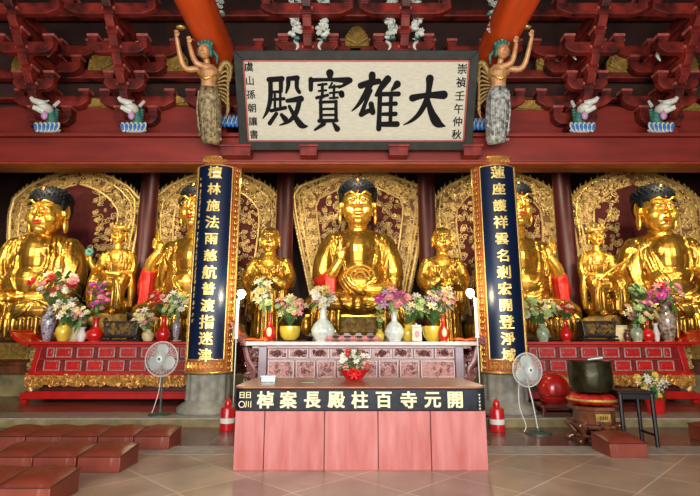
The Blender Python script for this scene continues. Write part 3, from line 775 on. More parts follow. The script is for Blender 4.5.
def hand(mb, wrist, fwd, nrm, k=1.0, curls=(.15, .2, .25, .3), thumb=1, side=1):
    """palm from wrist along fwd; nrm = palm normal; px units"""
    w_ = Vector(wrist); f = Vector(fwd).normalized(); n = Vector(nrm); n = (n-f*n.dot(f)).normalized(); s = f.cross(n)*side
    mb.tube([w_-f*1*k, w_+f*3*k, w_+f*6*k], [2.5*k, 3.4*k, 3.5*k], 10, flat=.6)
    for j in range(3): mb.ell(w_+f*(5*k)+s*((j-1)*2.1*k), 1.9*k, seg=8)
    L = (7.2, 8.2, 7.6, 6.0)
    for j in range(4):
        b = w_+f*6.6*k+s*((1.5-j)*1.75*k); a = curls[j]; pts = [b-f*2*k, b]; d = f.copy(); q = b
        for i in range(3):
            d = (d*math.cos(a*1.2)+n*math.sin(a*1.2)).normalized() if i or a > .5 else (d*math.cos(a*.6)+n*math.sin(a*.6)).normalized()
            q = q+d*L[j]*k/3*(1.15-.15*i); pts.append(q)
        mb.tube(pts, [.95*k, .95*k, .88*k, .82*k, .6*k], 8)
    b = w_+f*2*k+s*3*k; mb.tube([b-s*1.5*k, b+s*1.2*k+f*2*k+n*1*k, b+s*.8*k+f*5*k+n*2.2*k, b+s*0*k+f*7*k+n*2.8*k], [1.5*k, 1.3*k, 1.05*k, .7*k], 8)
def drape(mb, base, lines, r=1.0, n=8, rad2=.5, off=.15, sx=1.0):
    """folds: each line is traced in front view (x,z) and laid onto the base shape"""
    keep = mb.T; mb.T = None
    bvh = BVHTree.FromPolygons([Vector(v) for v in base.v], base.f)
    for ln in lines:
        pts = cr(ln, n) if len(ln) > 2 else [(ln[0][0]+(ln[1][0]-ln[0][0])*t/n, ln[0][1]+(ln[1][1]-ln[0][1])*t/n) for t in range(n+1)]
        out = []
        for p in pts:
            h = bvh.ray_cast(Vector((p[0]*sx, -200, p[1])), Vector((0, 1, 0)))
            if h[0] is not None: out.append(h[0]+Vector((0, -off*r, 0)))
            elif len(out) > 2: break
        if len(out) > 2:
            mb.tube(out, [rad2*r]+[r]*1+[r]+[rad2*r], 6)
    mb.T = keep
def clone(mb):
    c = MB(mb.k); c.v = list(mb.v); c.f = list(mb.f); c.m = list(mb.m); return c

def throne(label, px, py, D, halfw, q, zbot=.7, sc=.9, panel=True, ribs=True):
    """stepped carved pedestal with lotus petals; top at the statue's base"""
    o = W(px, py, D); zt = o.z-zbot
    root = thing('lotus_throne', label, 'throne', (o.x, o.y, zbot))
    hw = halfw*q; d = 26*q*sc
    b = MB()
    for z0, z1, f in ((0, .16, 1.04), (.16, .24, .98), (.24, .62, .86), (.62, .70, .98)):
        b.box((0, -2*q, zt*(z0+z1)/2), (2*hw*f, 2*d*f, zt*(z1-z0)))
    b.build('pedestal', M['brown_wood'], root, bevel=.02)
    p = MB(); p.box((0, -2*q, zt*.78), (2*hw*.86, 2*d*.86, zt*.3)); 
    for row, (zz, hh, ff) in enumerate(((.80, .20, 1.0),)):
        n = max(7, int(hw/.13))
        for i in range(n):
            x = -hw*.96+2*hw*.96*i/(n-1)
            p.ell((x, -2*q-d*.93, zt*zz), (hw/n*1.05, .09, zt*hh*.9), seg=10)
        m = max(3, int(d/.14))
        for s in (-1, 1):
            for i in range(m): p.ell((s*hw*.96, -2*q-d*.9+1.8*d*i/(m-1), zt*zz), (.09, d/m*1.05, zt*hh*.9), seg=10)
    p.box((0, -2*q, zt*.985), (2*hw*.98, 2*d*.96, zt*.04))
    p.build('lotus_petals', M['gold'], root, smooth=True)
    if panel:
        c = MB(); c.box((0, -2*q-d*.9, zt*.43), (hw*1.3, .05, zt*.3))
        c.box((0, -2*q-d*1.02, zt*.83), (35*q, .05, 14*q)); scrolls(c, lambda x, z: True, (-17*q, 17*q, zt*.83-6*q, zt*.83+6*q), 40, .05, -2*q-d*1.02-.03, .012)
        scrolls(c, lambda x, z: True, (-hw*.6, hw*.6, zt*.33, zt*.53), 60, .06, -2*q-d*.9-.03, .014)
        c.build('carved_panel', M['gold_dim'], root, smooth=True)
    return root

def aureole(label, px, py, D, inner_scroll=True, seed=1, shape=0):
    """pointed flame-edged aureole; origin px centre x, py = bottom"""
    o = W(px, py, D); q = ppm(px, 250, D)
    root = thing('aureole', label, 'aureole', (o.x, o.y, .7))
    zb = (o.z-.7)/q
    H = 155.0
    def half(t):   # half width as a function of height fraction
        pts = [(0, 42), (.15, 47), (.35, 54), (.55, 61), (.72, 66), (.80, 67), (.86, 62), (.93, 34), (.97, 16), (1.0, 2)] if shape == 0 else [(0, 50), (.3, 58), (.55, 64), (.7, 66), (.80, 64), (.88, 52), (.94, 36), (.98, 18), (1.0, 3)]
        for (a, x), (b, y) in zip(pts, pts[1:]):
            if a <= t <= b: return x+(y-x)*(t-a)/(b-a)
        return 0
    ts = [0, .1, .2, .3, .4, .5, .6, .7, .76, .8, .83, .86, .89, .92, .95, .98, 1.0]
    out = [(half(t), zb+H*t) for t in ts]+[(-half(t), zb+H*t) for t in reversed(ts)]
    MB(q).prism(out, 0, 5).build('panel', M['halo_back'], root)
    MB(q).prism([(-38, -0), (38, 0), (34, zb), (-34, zb)], 1, 7).build('support', M['dark_red'], root)
    inn = [(x*.66, zb+6+(z-zb)*.86) for x, z in out]
    inn = [(x, z) for x, z in inn]
    MB(q).prism(inn, -.8, 1).build('inner_field', M['halo_red'], root)
    r = random.Random(seed)
    # carved openwork border
    def inb(x, z):
        t = (z-zb)/H
        if not 0.01 < t < .995: return False
        h = half(t); t2 = (z-zb-6)/.86/H; h2 = half(min(1, max(0, t2)))*.66 if t2 < 1 else 0
        return h2+2 < abs(x) < h-2.5
    c = MB(q); scrolls(c, inb, (-68, 68, zb, zb+H), 620, 2.9, -.6, .62, 5, 1.2, r, 1.2)
    c.build('border_carving', M['gold_carve'], root, smooth=True, fix=False)
    e = MB(q)
    # edge mouldings + flame tongues
    for f, rr in ((1.0, 1.5), (.86, .8)):
        path = [(x*f, -1.2, zb+(z-zb)*(1 if f == 1 else .965)+(0 if f == 1 else 1)) for x, z in out]
        e.tube(path[:len(ts)], rr, 6); e.tube(path[len(ts):], rr, 6)
    path = [(x, -1.2, z) for x, z in inn]; e.tube(path[:len(ts)], 1.0, 6); e.tube(path[len(ts):], 1.0, 6)
    for s in (-1, 1):
        for k in range(46):
            t = .02+.97*k/45; h = half(t); x = s*h; z = zb+H*t
            a = (0 if t < .8 else .6)
            e.tube(cr([(x-s*1, 0, z-2), (x+s*2.2, -.8, z), (x+s*1.6, -.6, z+3.2+a)], 3), [1.4, 1.3, .3], 5)
    e.build('edge_moulding', M['gold_carve'], root, smooth=True, fix=False)
    # bead rows
    b = MB(q)
    for s in (-1, 1):
        for k in range(80):
            t = k/80*.93
            for f in (.92, ):
                b.ell((s*half(t)*f, -1.6, zb+H*t), .95, seg=6, rings=4)
    b.build('beads', M['gold_trim'], root, smooth=True, fix=False)
    if inner_scroll:
        def ini(x, z):
            t = (z-zb-6)/.86/H
            return .02 < t < .98 and abs(x) < half(t)*.66-2
        g = MB(q); scrolls(g, ini, (-45, 45, zb, zb+H), 420, 3.0, -1.2, .5, 5, 1.4, r, .8)
        g.build('inner_carving', M['gold_carve'], root, smooth=True, fix=False)
    else:
        def ini(x, z):
            t = (z-zb-6)/.86/H
            return .02 < t < .98 and half(t)*.66-2 > abs(x) > 18
        g = MB(q); scrolls(g, ini, (-45, 45, zb, zb+H), 210, 3.0, -1.2, .55, 5, 1.3, r, .8)
        g.build('inner_carving', M['gold_carve'], root, smooth=True, fix=False)
    return root
AD = 14.35
aureole('carved gilt pointed aureole behind the central buddha', 360, 318, AD, True, 11)
aureole('carved gilt aureole behind the left column and its buddha', 211, 322, AD, True, 12, 1)
aureole('carved gilt aureole behind the buddha next to the right column', 505, 322, AD, True, 13, 1)
aureole('carved gilt aureole with a red middle behind the buddha at the left edge', 64, 322, AD, False, 14, 1)
aureole('carved gilt aureole with a red middle behind the buddha at the right edge', 648, 322, AD, False, 15, 1)

def buddha(name_label, px, py, D, k=1.0, yaw=0.0, headyaw=0.0, pose='raise', side=-1, head=(0, 112), hk=1.0, open_chest=True, hdx=0, red=True, wx=.84, hp=(19, 52)):
    o = W(px, py, D); q = ppm(px, 250, D)*k
    root = thing('buddha_statue', name_label, 'buddha statue', (o.x, o.y, o.z), rz=yaw)
    body = MB(q); robe = MB(q); TS = Matrix.Diagonal((wx, .95, 1, 1)); body.T = TS; robe.T = TS
    # robe masses
    robe.ell((0, 3, 50), (33, 20, 42), seg=28); robe.ell((0, 5, 74), (37, 16, 14), seg=24); robe.ell((0, -3, 32), (33, 22, 24), seg=24)
    for s in (-1, 1):
        robe.ell((s*31, 4, 70), (12, 13, 13), seg=16)
        robe.tube(cr([(s*32, 4, 70), (s*39, 1, 52), (s*41, -4, 34)], 4), [13, 13.5, 12.5], 14)
        robe.ell((s*40, -6, 30), (12, 13, 13), seg=14)
        robe.ell((s*30, -14, 12), (30, 22, 12), seg=20); robe.ell((s*50, -14, 9), (13, 16, 10), seg=16)
        robe.tube(cr([(s*54, -16, 9), (s*30, -33, 9), (s*5, -37, 8)], 4), [9, 9.5, 8], 12)
    robe.ell((0, -10, 5), (56, 27, 6), seg=24); robe.ell((0, -30, 8), (26, 10, 9), seg=16)
    robe.ell((0, -8, 60), (17, 12.5, 24), seg=20); robe.ell((0, -12, 38), (17, 12, 14), seg=18)
    for s in (-1, 1): robe.ell((s*8.5, -12, 67), (9.5, 5.5, 8.5), seg=14)
    base = clone(robe)
    body.ell((0, -4, 76), (11, 9, 10), seg=16)
    L = []
    # neckline, front hem and hanging folds
    if pose != 'cloak':
        for j in range(4):
            L.append([(-22-3.4*j, 80-2*j), (-20-3*j, 60), (-13-2*j, 36-2.5*j), (2, 24-3.4*j), (18+j, 30-3*j), (28+2*j, 44-3*j)])
        for j in range(5):
            L.append([(22+3.6*j, 82-2.4*j), (23+3.2*j, 64), (19+3*j, 46), (10+3*j, 36-2*j)])
        for j in range(5):
            L.append([(-26+2*j, 22-3.2*j), (-8, 13-2.4*j), (12, 13-2.4*j), (30-2*j, 21-3*j)])
    else:
        for s in (-1, 1):
            for j in range(6):
                L.append([(s*(13+4.6*j), 84-1.5*j), (s*(17+4.4*j), 62), (s*(15+4.3*j), 42), (s*(8+4*j), 28)])
        for j in range(6):
            L.append([(-28+2*j, 28-3.6*j), (-8, 18-3*j), (10, 18-3*j), (30-2*j, 27-3.6*j)])
    for s in (-1, 1):
        for j in range(5):
            L.append([(s*(33+3*j), 72-3*j), (s*(37+2.5*j), 52), (s*(35+2*j), 34-2*j)])
        for j in range(4):
            L.append([(s*(16+5*j), 20-1.5*j), (s*(34+4*j), 18-2.5*j), (s*(54+1.5*j), 10-2*j)])
    robe2 = robe; drape(robe2, base, L, 1.9, 6, off=.4, sx=wx)
    # hem spilling over the pedestal
    for j in range(15):
        x = -50+7.1*j
        if hk > 1.01 and abs(x) < 20: continue
        robe2.tube(cr([(x*.9, -22-14*math.cos(x/60*1.3), 8), (x, -27-15*math.cos(x/60*1.3), 0), (x*1.01, -26-15*math.cos(x/60*1.3), -13-3*math.cos(j*1.7))], 3), [3.2, 3.4, 2.6], 8)
    robe2.sculpt('robe', M['gold_robe'], root, voxel=.75*q, it=2)
    hz = head[1]; hx = head[0]
    body.tube([(0, 2, 78), (hx*.6, 0, 88), (hx, 0, hz-16)], [13, 11, 10.5], 16)
    for j in range(3): body.tube([(hx*.6+11.2*math.cos(a), -1-10.8*math.sin(a), 88+3*j-1.2*math.sin(a)) for a in [PI*i/12 for i in range(13)]], .8, 5)
    sk = put_head(root, q, (hx, -4, hz), 1.0*hk, headyaw, R(4))
    sk(body)
    def sleeve(pts, rr): 
        z = MB(q); z.T = TS; z.tube(cr(pts, 4), rr, 14)
        return z
    if pose == 'raise':     # one hand lifted by the chest, the other in the lap
        s = side
        body.tube(cr([(s*40, -8, 26), (s*(hp[0]+11), -24, hp[1]-14), (s*hp[0], -28, hp[1])], 4), [8, 6.2, 4.2], 12)
        hand(body, (s*hp[0], -28, hp[1]), (s*-.1, -.1, 1), (0, -1, 0), 1.25 if hp[0] < 20 else 1.45, (.1, .15, 1.1, .9), side=s)
        ex = hp[0]+11 if hp[0] > 20 else 30
        z = sleeve([(s*42, -4, 34), (s*(ex+6), -16, 30), (s*ex, -23, hp[1]-16)], [11, 10.5, 8.0]); z.tube(cr([(s*(ex+3), -20, hp[1]-18), (s*(ex+1), -24, 20), (s*(ex+5), -27, 3)], 4), [8.5, 7, 4.5], 12)
        for j in range(4): z.tube(cr([(s*(ex-3+3.2*j), -27, hp[1]-18), (s*(ex-3+3*j), -30, 20), (s*(ex+1+2.6*j), -31, 3)], 4), 1.3, 6)
        z.sculpt('raised_sleeve', M['red_sleeve'] if red else M['gold_robe'], root, voxel=.8*q, it=2)
        body.tube(cr([(-s*40, -8, 26), (-s*26, -28, 22), (-s*8, -33, 22)], 4), [8.5, 7, 4.5], 12)
        hand(body, (-s*8, -33, 22), (s*1, -.2, .05), (0, -.3, 1), 1.2, (.15, .15, .15, .2), side=-s)
    elif pose == 'lap' or pose == 'cloak':
        for s in (-1, 1):
            body.tube(cr([(s*39, -8, 26), (s*24, -28, 20), (s*10, -34, 20)], 4), [8.5, 7, 4.5], 12)
            hand(body, (s*10, -34, 20+s), (-s, -.15, .05), (0, -.3, 1), 1.2, (.15, .15, .2, .2), side=s)
    elif pose == 'across':   # a forearm held level before the chest, palm up
        s = side
        body.tube(cr([(s*40, -8, 34), (s*32, -28, 40), (s*16, -36, 44)], 4), [8, 6.4, 4.4], 12)
        hand(body, (s*16, -36, 44), (-s, -.1, .05), (0, -.2, 1), 1.25, (.08, .1, .5, .7), side=s)
        body.tube(cr([(-s*40, -8, 24), (-s*26, -28, 20), (-s*8, -34, 20)], 4), [8.5, 7, 4.5], 12)
        hand(body, (-s*8, -34, 20), (s, -.2, .05), (0, -.3, 1), 1.2, (.15, .15, .15, .2), side=-s)
    body.sculpt('body', M['gold'], root, voxel=.62*q, it=2)
    if pose == 'raise' and not hdx:
        g = MB(q); g.T = TS
        for rr in (4.5, 8.5, 12.5):
            g.tube([(2+rr*1.25*math.cos(a), -26-.25*rr*math.sin(a)-2.5, 36+rr*.75*math.sin(a)) for a in [PI*(-.05+1.1*i/14) for i in range(15)]], 1.25, 6)
        g.tube(cr([(-14, -24, 38), (-6, -29, 28), (6, -30, 26), (18, -25, 34)], 4), 1.6, 6)
        g.build('sash_loop', M['gold'], root, smooth=True)
    return root
CB = ppm(357, 250, 13)
buddha('huge gilt central buddha with one hand raised and robe swirling over the lap', 358, 316, 13.0, 1.0, 0, 0, 'raise', -1, (0, 111), 1.02)
buddha('gilt buddha partly hidden by the left couplet board, its hand raised beside a red sleeve', 191, 322, 13.2, .98, R(-3), R(-6), 'raise', -1, (1, 116), .98, hdx=1, hp=(31, 65))
buddha('gilt buddha right of the right couplet board, hand raised above a long red sleeve', 521, 322, 13.2, .98, R(3), R(4), 'raise', 1, (0, 118), .98, hdx=1, hp=(26, 60))
buddha('gilt buddha at the left edge with folded robe over both shoulders and hands in lap', 33, 322, 12.9, 1.02, R(4), R(-4), 'cloak', 1, (4, 106), 1.0)
buddha('gilt buddha at the right edge with one forearm held level before the chest', 672, 322, 12.9, 1.02, R(-4), R(3), 'across', 1, (-4, 109), 1.0)
for lb, px, py, D in (('lotus throne under the central buddha', 358, 316, 13.0), ('lotus throne of the buddha behind the left couplet board', 191, 322, 13.2), ('lotus throne of the buddha beside the right couplet board', 521, 322, 13.2), ('lotus throne of the buddha at the left edge', 33, 322, 12.9), ('lotus throne of the buddha at the right edge', 672, 322, 12.9)):
    throne(lb, px, py, D, 50, ppm(px, 250, D))

def monk(label, px, D, prayer=True):
    o = W(px, 338, D); q = ppm(px, 270, D); zz = 1.0
    root = thing('monk_statue', label, 'monk statue', (o.x, o.y, .7))
    b0 = (o.z-.7)/q
    def Z(z): return z+b0
    robe = MB(q); body = MB(q); robe.T = Matrix.Diagonal((.86, 1, 1, 1))
    robe.ell((0, 1, Z(62)), (18.5, 11, 22), seg=22)
    robe.tube([(0, 1, Z(56)), (0, 0, Z(30)), (0, 0, Z(0)), (0, 0, .0)], [18, 17, 18.5, 21], 20)
    for s in (-1, 1):
        robe.ell((s*16, 1, Z(72)), (8.5, 8, 8), seg=14)
        robe.tube(cr([(s*18, 1, Z(72)), (s*23, -2, Z(57)), (s*17, -12, Z(50)), (s*6, -17, Z(57))], 4), [7.5, 8, 8, 5.5], 12)
        robe.tube([(s*17, -10, Z(50)), (s*16, -11, Z(34)), (s*17, -10, Z(22))], [8, 6.5, 3], 12)
    base = clone(robe); L = []
    for s in (-1, 1):
        for j in range(4):
            L.append([(s*(5+3*j), Z(82-2*j)), (s*(4+3.2*j), Z(68)), (s*(8+2*j), Z(56))])
            L.append([(s*(13+2.2*j), Z(52-2*j)), (s*(12+2.5*j), Z(38)), (s*(13+2*j), Z(22+3*j))])
            L.append([(s*(3+4.5*j), Z(42)), (s*(3.5+4.5*j), Z(20)), (s*(4+4.6*j), Z(-12)), (s*(4+4.6*j), 6)])
    drape(robe, base, L, 1.0, 5, sx=.86)
    robe.sculpt('robe', M['gold_robe'], root, voxel=.6*q, it=2)
    body.ell((0, -5, Z(72)), (8, 7, 10), seg=14); body.tube([(0, -1, Z(76)), (0, -2, Z(86))], [6.5, 5.5], 12)
    sk = put_head(root, q, (0, -4, Z(96)), .56, 0, R(6), 'none', monk=True); sk(body)
    for s in (-1, 1): body.tube([(s*4, -3, Z(70)), (s*9, -7, Z(58)), (s*7.5, -16, Z(54))], [4, 3.2, 3], 10)
    if prayer:
        for s in (-1, 1):
            hand(body, (s*1.6, -19, Z(57)), (-s*.05, -.15, 1), (-s, 0, 0), .72, (.05, .05, .05, .08), side=-1 if s > 0 else 1)
            body.tube([(s*7, -16, Z(55)), (s*1.8, -19, Z(57))], [3, 2.2], 8)
    else:
        for s in (-1, 1):
            body.tube([(s*8, -16, Z(52)), (s*2.5, -20, Z(50))], [3, 2.2], 8)
            hand(body, (s*3, -19.5, Z(50+s)), (-s, -.1, .3), (0, -.2, 1), .75, (.5, .6, .6, .6), side=s)
    body.sculpt('body', M['gold'], root, voxel=.36*q, it=1)
    MB(q).lathe([(24, 0), (24, 3), (21.5, 5), (21, 8), (24, 10), (23, 12)], seg=28).build('base', M['brown_wood'], root, smooth=True)
    return root
monk('gilt standing monk with praying hands left of the central buddha', 267.5, 12.75, True)
monk('gilt standing monk with open collar and clasped hands right of the central buddha', 445, 12.75, False)

def attendant(label, px, py, D, k=1.0, side=-1, item='sceptre', headdy=0):
    o = W(px, py, D); q = ppm(px, 270, D)*k
    root = thing('attendant_statue', label, 'attendant statue', (o.x, o.y, .7))
    b0 = (o.z-.7)/q
    def Z(z): return z+b0
    robe = MB(q); body = MB(q)
    robe.ell((0, 1, Z(50)), (12, 8, 17), seg=18); robe.ell((0, 1, Z(60)), (14, 7, 6), seg=16)
    for s in (-1, 1):
        robe.tube(cr([(s*12, 0, Z(60)), (s*16, -2, Z(48)), (s*(17), -8, Z(38))], 4), [4.6, 5, 5], 10)
        robe.tube(cr([(s*7, -4, Z(33)), (s*12, -14, Z(32)), (s*11, -17, Z(22)), (s*9, -16, Z(4))], 4), [8, 7.5, 6.5, 6], 12)
        robe.tube(cr([(s*17, -8, Z(38)), (s*20, -9, Z(22)), (s*19, -8, Z(6))], 4), [4.5, 4, 2.5], 10)
    robe.ell((0, -2, Z(28)), (18, 13, 12), seg=18); robe.ell((0, -4, Z(8)), (19, 13, 12), seg=18)
    base = clone(robe); L = []
    for j in range(4):
        for s in (-1, 1):
            L.append([(s*(3+2.3*j), Z(64)), (s*(4+2.2*j), Z(52)), (s*(3+2*j), Z(40))])
            L.append([(s*(4+3.2*j), Z(34-j)), (s*(5+3.4*j), Z(20)), (s*(4+3.6*j), Z(2))])
        L.append([(-14+2*j, Z(30-4*j)), (0, Z(22-4*j)), (14-2*j, Z(30-4*j))])
    drape(robe, base, L, .8, 5)
    robe.sculpt('robe', M['gold_robe'], root, voxel=.5*q, it=1)
    body.ell((0, -3.5, Z(56)), (7, 5.5, 9), seg=14); body.tube([(0, -1, Z(62)), (0, -2, Z(72))], [4, 3.4], 12)
    sk = put_head(root, q, (0, -3, Z(79)), .42, 0, R(4), 'blue'); sk(body)
    s = side
    body.tube(cr([(s*17, -7, Z(40)), (s*14, -16, Z(42)), (s*17, -20, Z(49))], 4), [3.6, 3, 1.9], 8)
    hand(body, (s*17, -20, Z(49)), (s*.2, -.2, 1), (0, -1, 0), .6, (.6, .7, .7, .7), side=s)
    body.tube(cr([(-s*17, -7, Z(40)), (-s*10, -17, Z(37)), (-s*3, -19, Z(38))], 4), [3.6, 3, 1.9], 8)
    hand(body, (-s*3, -19, Z(38)), (s, -.1, .1), (0, -.3, 1), .6, (.3, .3, .3, .3), side=-s)
    body.tube([(s*9, -19, Z(3)), (s*8, -24, Z(0))], [3, 2], 8); body.tube([(-s*9, -19, Z(3)), (-s*8, -24, Z(0))], [3, 2], 8)
    body.sculpt('body', M['gold'], root, voxel=.3*q, it=1)
    c = MB(q)
    c.lathe([(8.3, 0), (9, 2), (8, 4.5), (4, 7.5), (2.2, 10.5), (.4, 12)], (0, -2, Z(83)), seg=20)
    for j in range(7):
        a = PI*(j/6); c.ell((8.4*math.cos(a), -2-8.4*math.sin(a), Z(87+2.2*math.sin(a))), (1.3, 1.1, 2.2), seg=8)
    c.build('crown', M['gold_trim'], root, smooth='all')
    g = MB(q)
    if item == 'sceptre':
        g.tube(cr([(-s*10, -20, Z(33)), (s*4, -22, Z(44)), (s*18, -22, Z(52)), (s*22, -22, Z(58))], 4), [1.1, 1.2, 1.3, 1.6], 8)
        for j in range(6): a = PI*j/5; g.ell((s*23+4.2*math.cos(a), -22, Z(60)+2.6*math.sin(a)), (2, 1.5, 2), seg=8)
        g.ell((s*23, -22, Z(59.5)), (5, 2, 2), seg=10)
        g.build('sceptre', M['gold'], root, smooth=True)
    else:
        for j in range(7): a = 2*PI*j/7; g.ell((s*18+2.6*math.cos(a), -21, Z(58)+2.6*math.sin(a)), (1.9, 1.5, 1.9), seg=8)
        g.tube([(s*17, -20, Z(48)), (s*18, -21, Z(58))], 1, 6)
        g.build('lotus_bud', M['teal'], root, smooth=True)
    r = MB(q); rr = random.Random(5)
    for j in range(26):
        r.ell((rr.uniform(-17, 17), rr.uniform(-12, 6), rr.uniform(4, b0-4)), (rr.uniform(6, 10), rr.uniform(6, 9), rr.uniform(5, 9)), seg=8)
    r.tube([(0, -3, 0), (0, -3, b0)], [18, 15], 10)
    r.sculpt('rock_seat', M['gold_dim'], root, voxel=1.1*q, it=1)
    return root
attendant('gilt seated crowned attendant holding a lotus bud beside the buddha at the left edge', 113, 314, 12.9, 1.0, -1, 'lotus')
attendant('gilt seated crowned attendant holding a sceptre beside the buddha at the right edge', 602, 316, 12.9, 1.0, 1, 'sceptre')
# ================================================================== ALTARS
def wing(mb, s, x, z, y0, y1, L=.42, h=.26):
    o = []
    for k in range(9):
        t = k/8; o.append((x+s*L*t, z+h*t**1.9))
    for k in range(8, -1, -1):
        t = k/8; o.append((x+s*(L*t*.93), z-.09+(h-.03)*t**1.9*.9))
    mb.prism(o, y0, y1)
    mb.tube([(x+s*L, y0, z+h-.02), (x+s*L, y1, z+h-.02)], .035, 10)
def side_altar(pxl, pxr, label):
    D = 11.15; xl, xr = W(pxl, 403, D).x, W(pxr, 403, D).x
    cx = (xl+xr)/2; hw = (xr-xl)/2; dep = .95
    root = thing('altar_table', label, 'altar table', (cx, D, ZD))
    z = lambda py: W(350, py, D).z-ZD
    zt = z(341.5)
    t = MB(); t.box((0, dep/2-.04, zt-.035), (2*hw+.02, dep+.1, .07)); t.box((0, dep/2-.02, zt-.10), (2*hw-.1, dep, .05)); t.build('table_top', M['red_altar'], root, bevel=.012)
    for s in (-1, 1):
        w_ = MB(); wing(w_, s, s*(hw-.02), zt-.01, -.06, dep); w_.build('end_wing', M['red_altar'], root, bevel=.01)
    top, bot = z(346), z(373)
    def half(zz): return hw-.10-.10*(zz-bot)/(top-bot)
    b = MB(); b.prism([(-half(bot), bot), (half(bot), bot), (half(top), top), (-half(top), top)], .06, dep-.05); b.build('body', M['red_ground'], root)
    f = MB()
    f.box((0, .03, (top+bot)/2), (2*half(bot)-.1, .06, .035)); f.box((0, .03, top-.02), (2*half(top), .06, .04)); f.box((0, .03, bot+.02), (2*half(bot), .07, .05))
    for s in (-1, 1): f.prism([(s*half(bot), bot), (s*(half(bot)-.13), bot), (s*(half(top)-.13), top), (s*half(top), top)], -.01, .09)
    f.build('front_frame', M['red_altar'], root, bevel=.008)
    def panel(xc, zc, w_, h):
        e = MB(); t_ = .028
        for sx in (-1, 1): e.box((xc+sx*(w_/2-t_/2), .025, zc), (t_, .05, h))
        for sz in (-1, 1): e.box((xc, .025, zc+sz*(h/2-t_/2)), (w_-2*t_, .05, t_))
        p = e.build('drawer_frame', M['silver_edge'], root, bevel=.006)
        g = MB().box((xc, .035, zc), (w_-.05, .04, h-.05)); g.box((xc, .02, zc), (w_-.13, .03, h-.13)); g.build('drawer_panel', M['red_field'], p, bevel=.008)
    m = z(359.3); pitch = 21.5*ppm(112, 360, D)
    r1z, r1h = (top+m)/2+.0, (top-m)-.07; r2z, r2h = (m+bot)/2+.01, (m-bot)-.07
    n = int((2*half(bot)-.3)/pitch)
    ox = -(n-1)/2*pitch
    for k in range(n): panel(ox+k*pitch, r2z, pitch*.76, r2h)
    for k in range(n-1): panel(ox+(k+.5)*pitch, r1z, pitch*.78, r1h)
    for s in (-1, 1): panel(s*(-ox+.12*pitch), r1z, pitch*.36, r1h)
    # waist moulding, carved apron, claw feet, base rail
    a = MB(); a.box((0, dep/2, bot-.02), (2*hw, dep+.02, .06)); a.build('waist_moulding', M['red_altar'], root, bevel=.012)
    z1, z2 = bot-.05, z(386.5)
    g = MB(); out = [(-hw+.02, z1), (hw-.02, z1)]
    for k in range(41):
        t = k/40; x = (hw-.02)*(1-2*t); out.append((x, z2+.06-.06*abs(math.cos(x*7))-.1*max(0, abs(x)-hw+.35)))
    g.prism(out, .0, .05)
    scrolls(g, lambda x, zz: True, (-hw+.05, hw-.05, z2+.02, z1-.02), 230, .06, -.01, .017, 5, 1.2)
    g.build('carved_apron', M['gold_apron'], root, smooth=True)
    zr0, zr1 = z(400.5), z(391.5)
    MB().box((0, dep/2+.1, (z2+zr1)/2+.05), (2*hw-.4, dep-.35, z2-zr1+.12)).build('recess', M['dark_red'], root)
    for s in (-1, 1):
        for yy in (.10, dep-.12):
            l = MB(); l.tube(cr([(s*(hw-.15), yy, z1), (s*(hw-.06), yy-.03, (z1+zr1)/2+.05), (s*(hw-.14), yy, zr1)], 4), [.10, .09, .06, .08], 10)
            l.build('leg', M['gold_carve'], root, smooth=True)
    r = MB(); r.box((0, dep/2, (zr0+zr1)/2), (2*hw+.06, dep+.08, (zr1-zr0)*.7)); r.box((0, dep/2, zr1-.02), (2*hw-.05, dep, .05)); r.build('base_rail', M['red_altar'], root, bevel=.015)
    for s in (-1, 1):
        for yy in (.05, dep-.05):
            ft = MB(); ft.ell((s*(hw-.03), yy, .04), (.10, .07, .045), seg=10); ft.box((s*(hw-.05), yy, zr0*.6), (.14, .12, max(.03, zr0))); ft.build('foot', M['red_altar'], root, smooth=True)
        c = MB(); x0, x1 = sorted((s*(half(top)+.0), s*(hw+.12)))
        c.box(((x0+x1)/2, .3, (top+bot)/2+.06), ((x1-x0)*.5, .04, (top-bot)*.8))
        scrolls(c, lambda x, zz: True, (x0, x1, bot+.05, top-.03), 34, .05, .27, .014, 5, 1.2); c.build('corner_carving', M['gold_carve'], root, smooth=True)
    return root, zt+ZD, cx, D
AL, ZA, _, DA = side_altar(21, 204, 'long red lacquer altar table with silvery edged drawer panels, behind the fan and kneelers')
AR, ZA2, _, _ = side_altar(512, 699, 'long red lacquer altar table with silvery edged drawer panels, behind the bronze bowl')

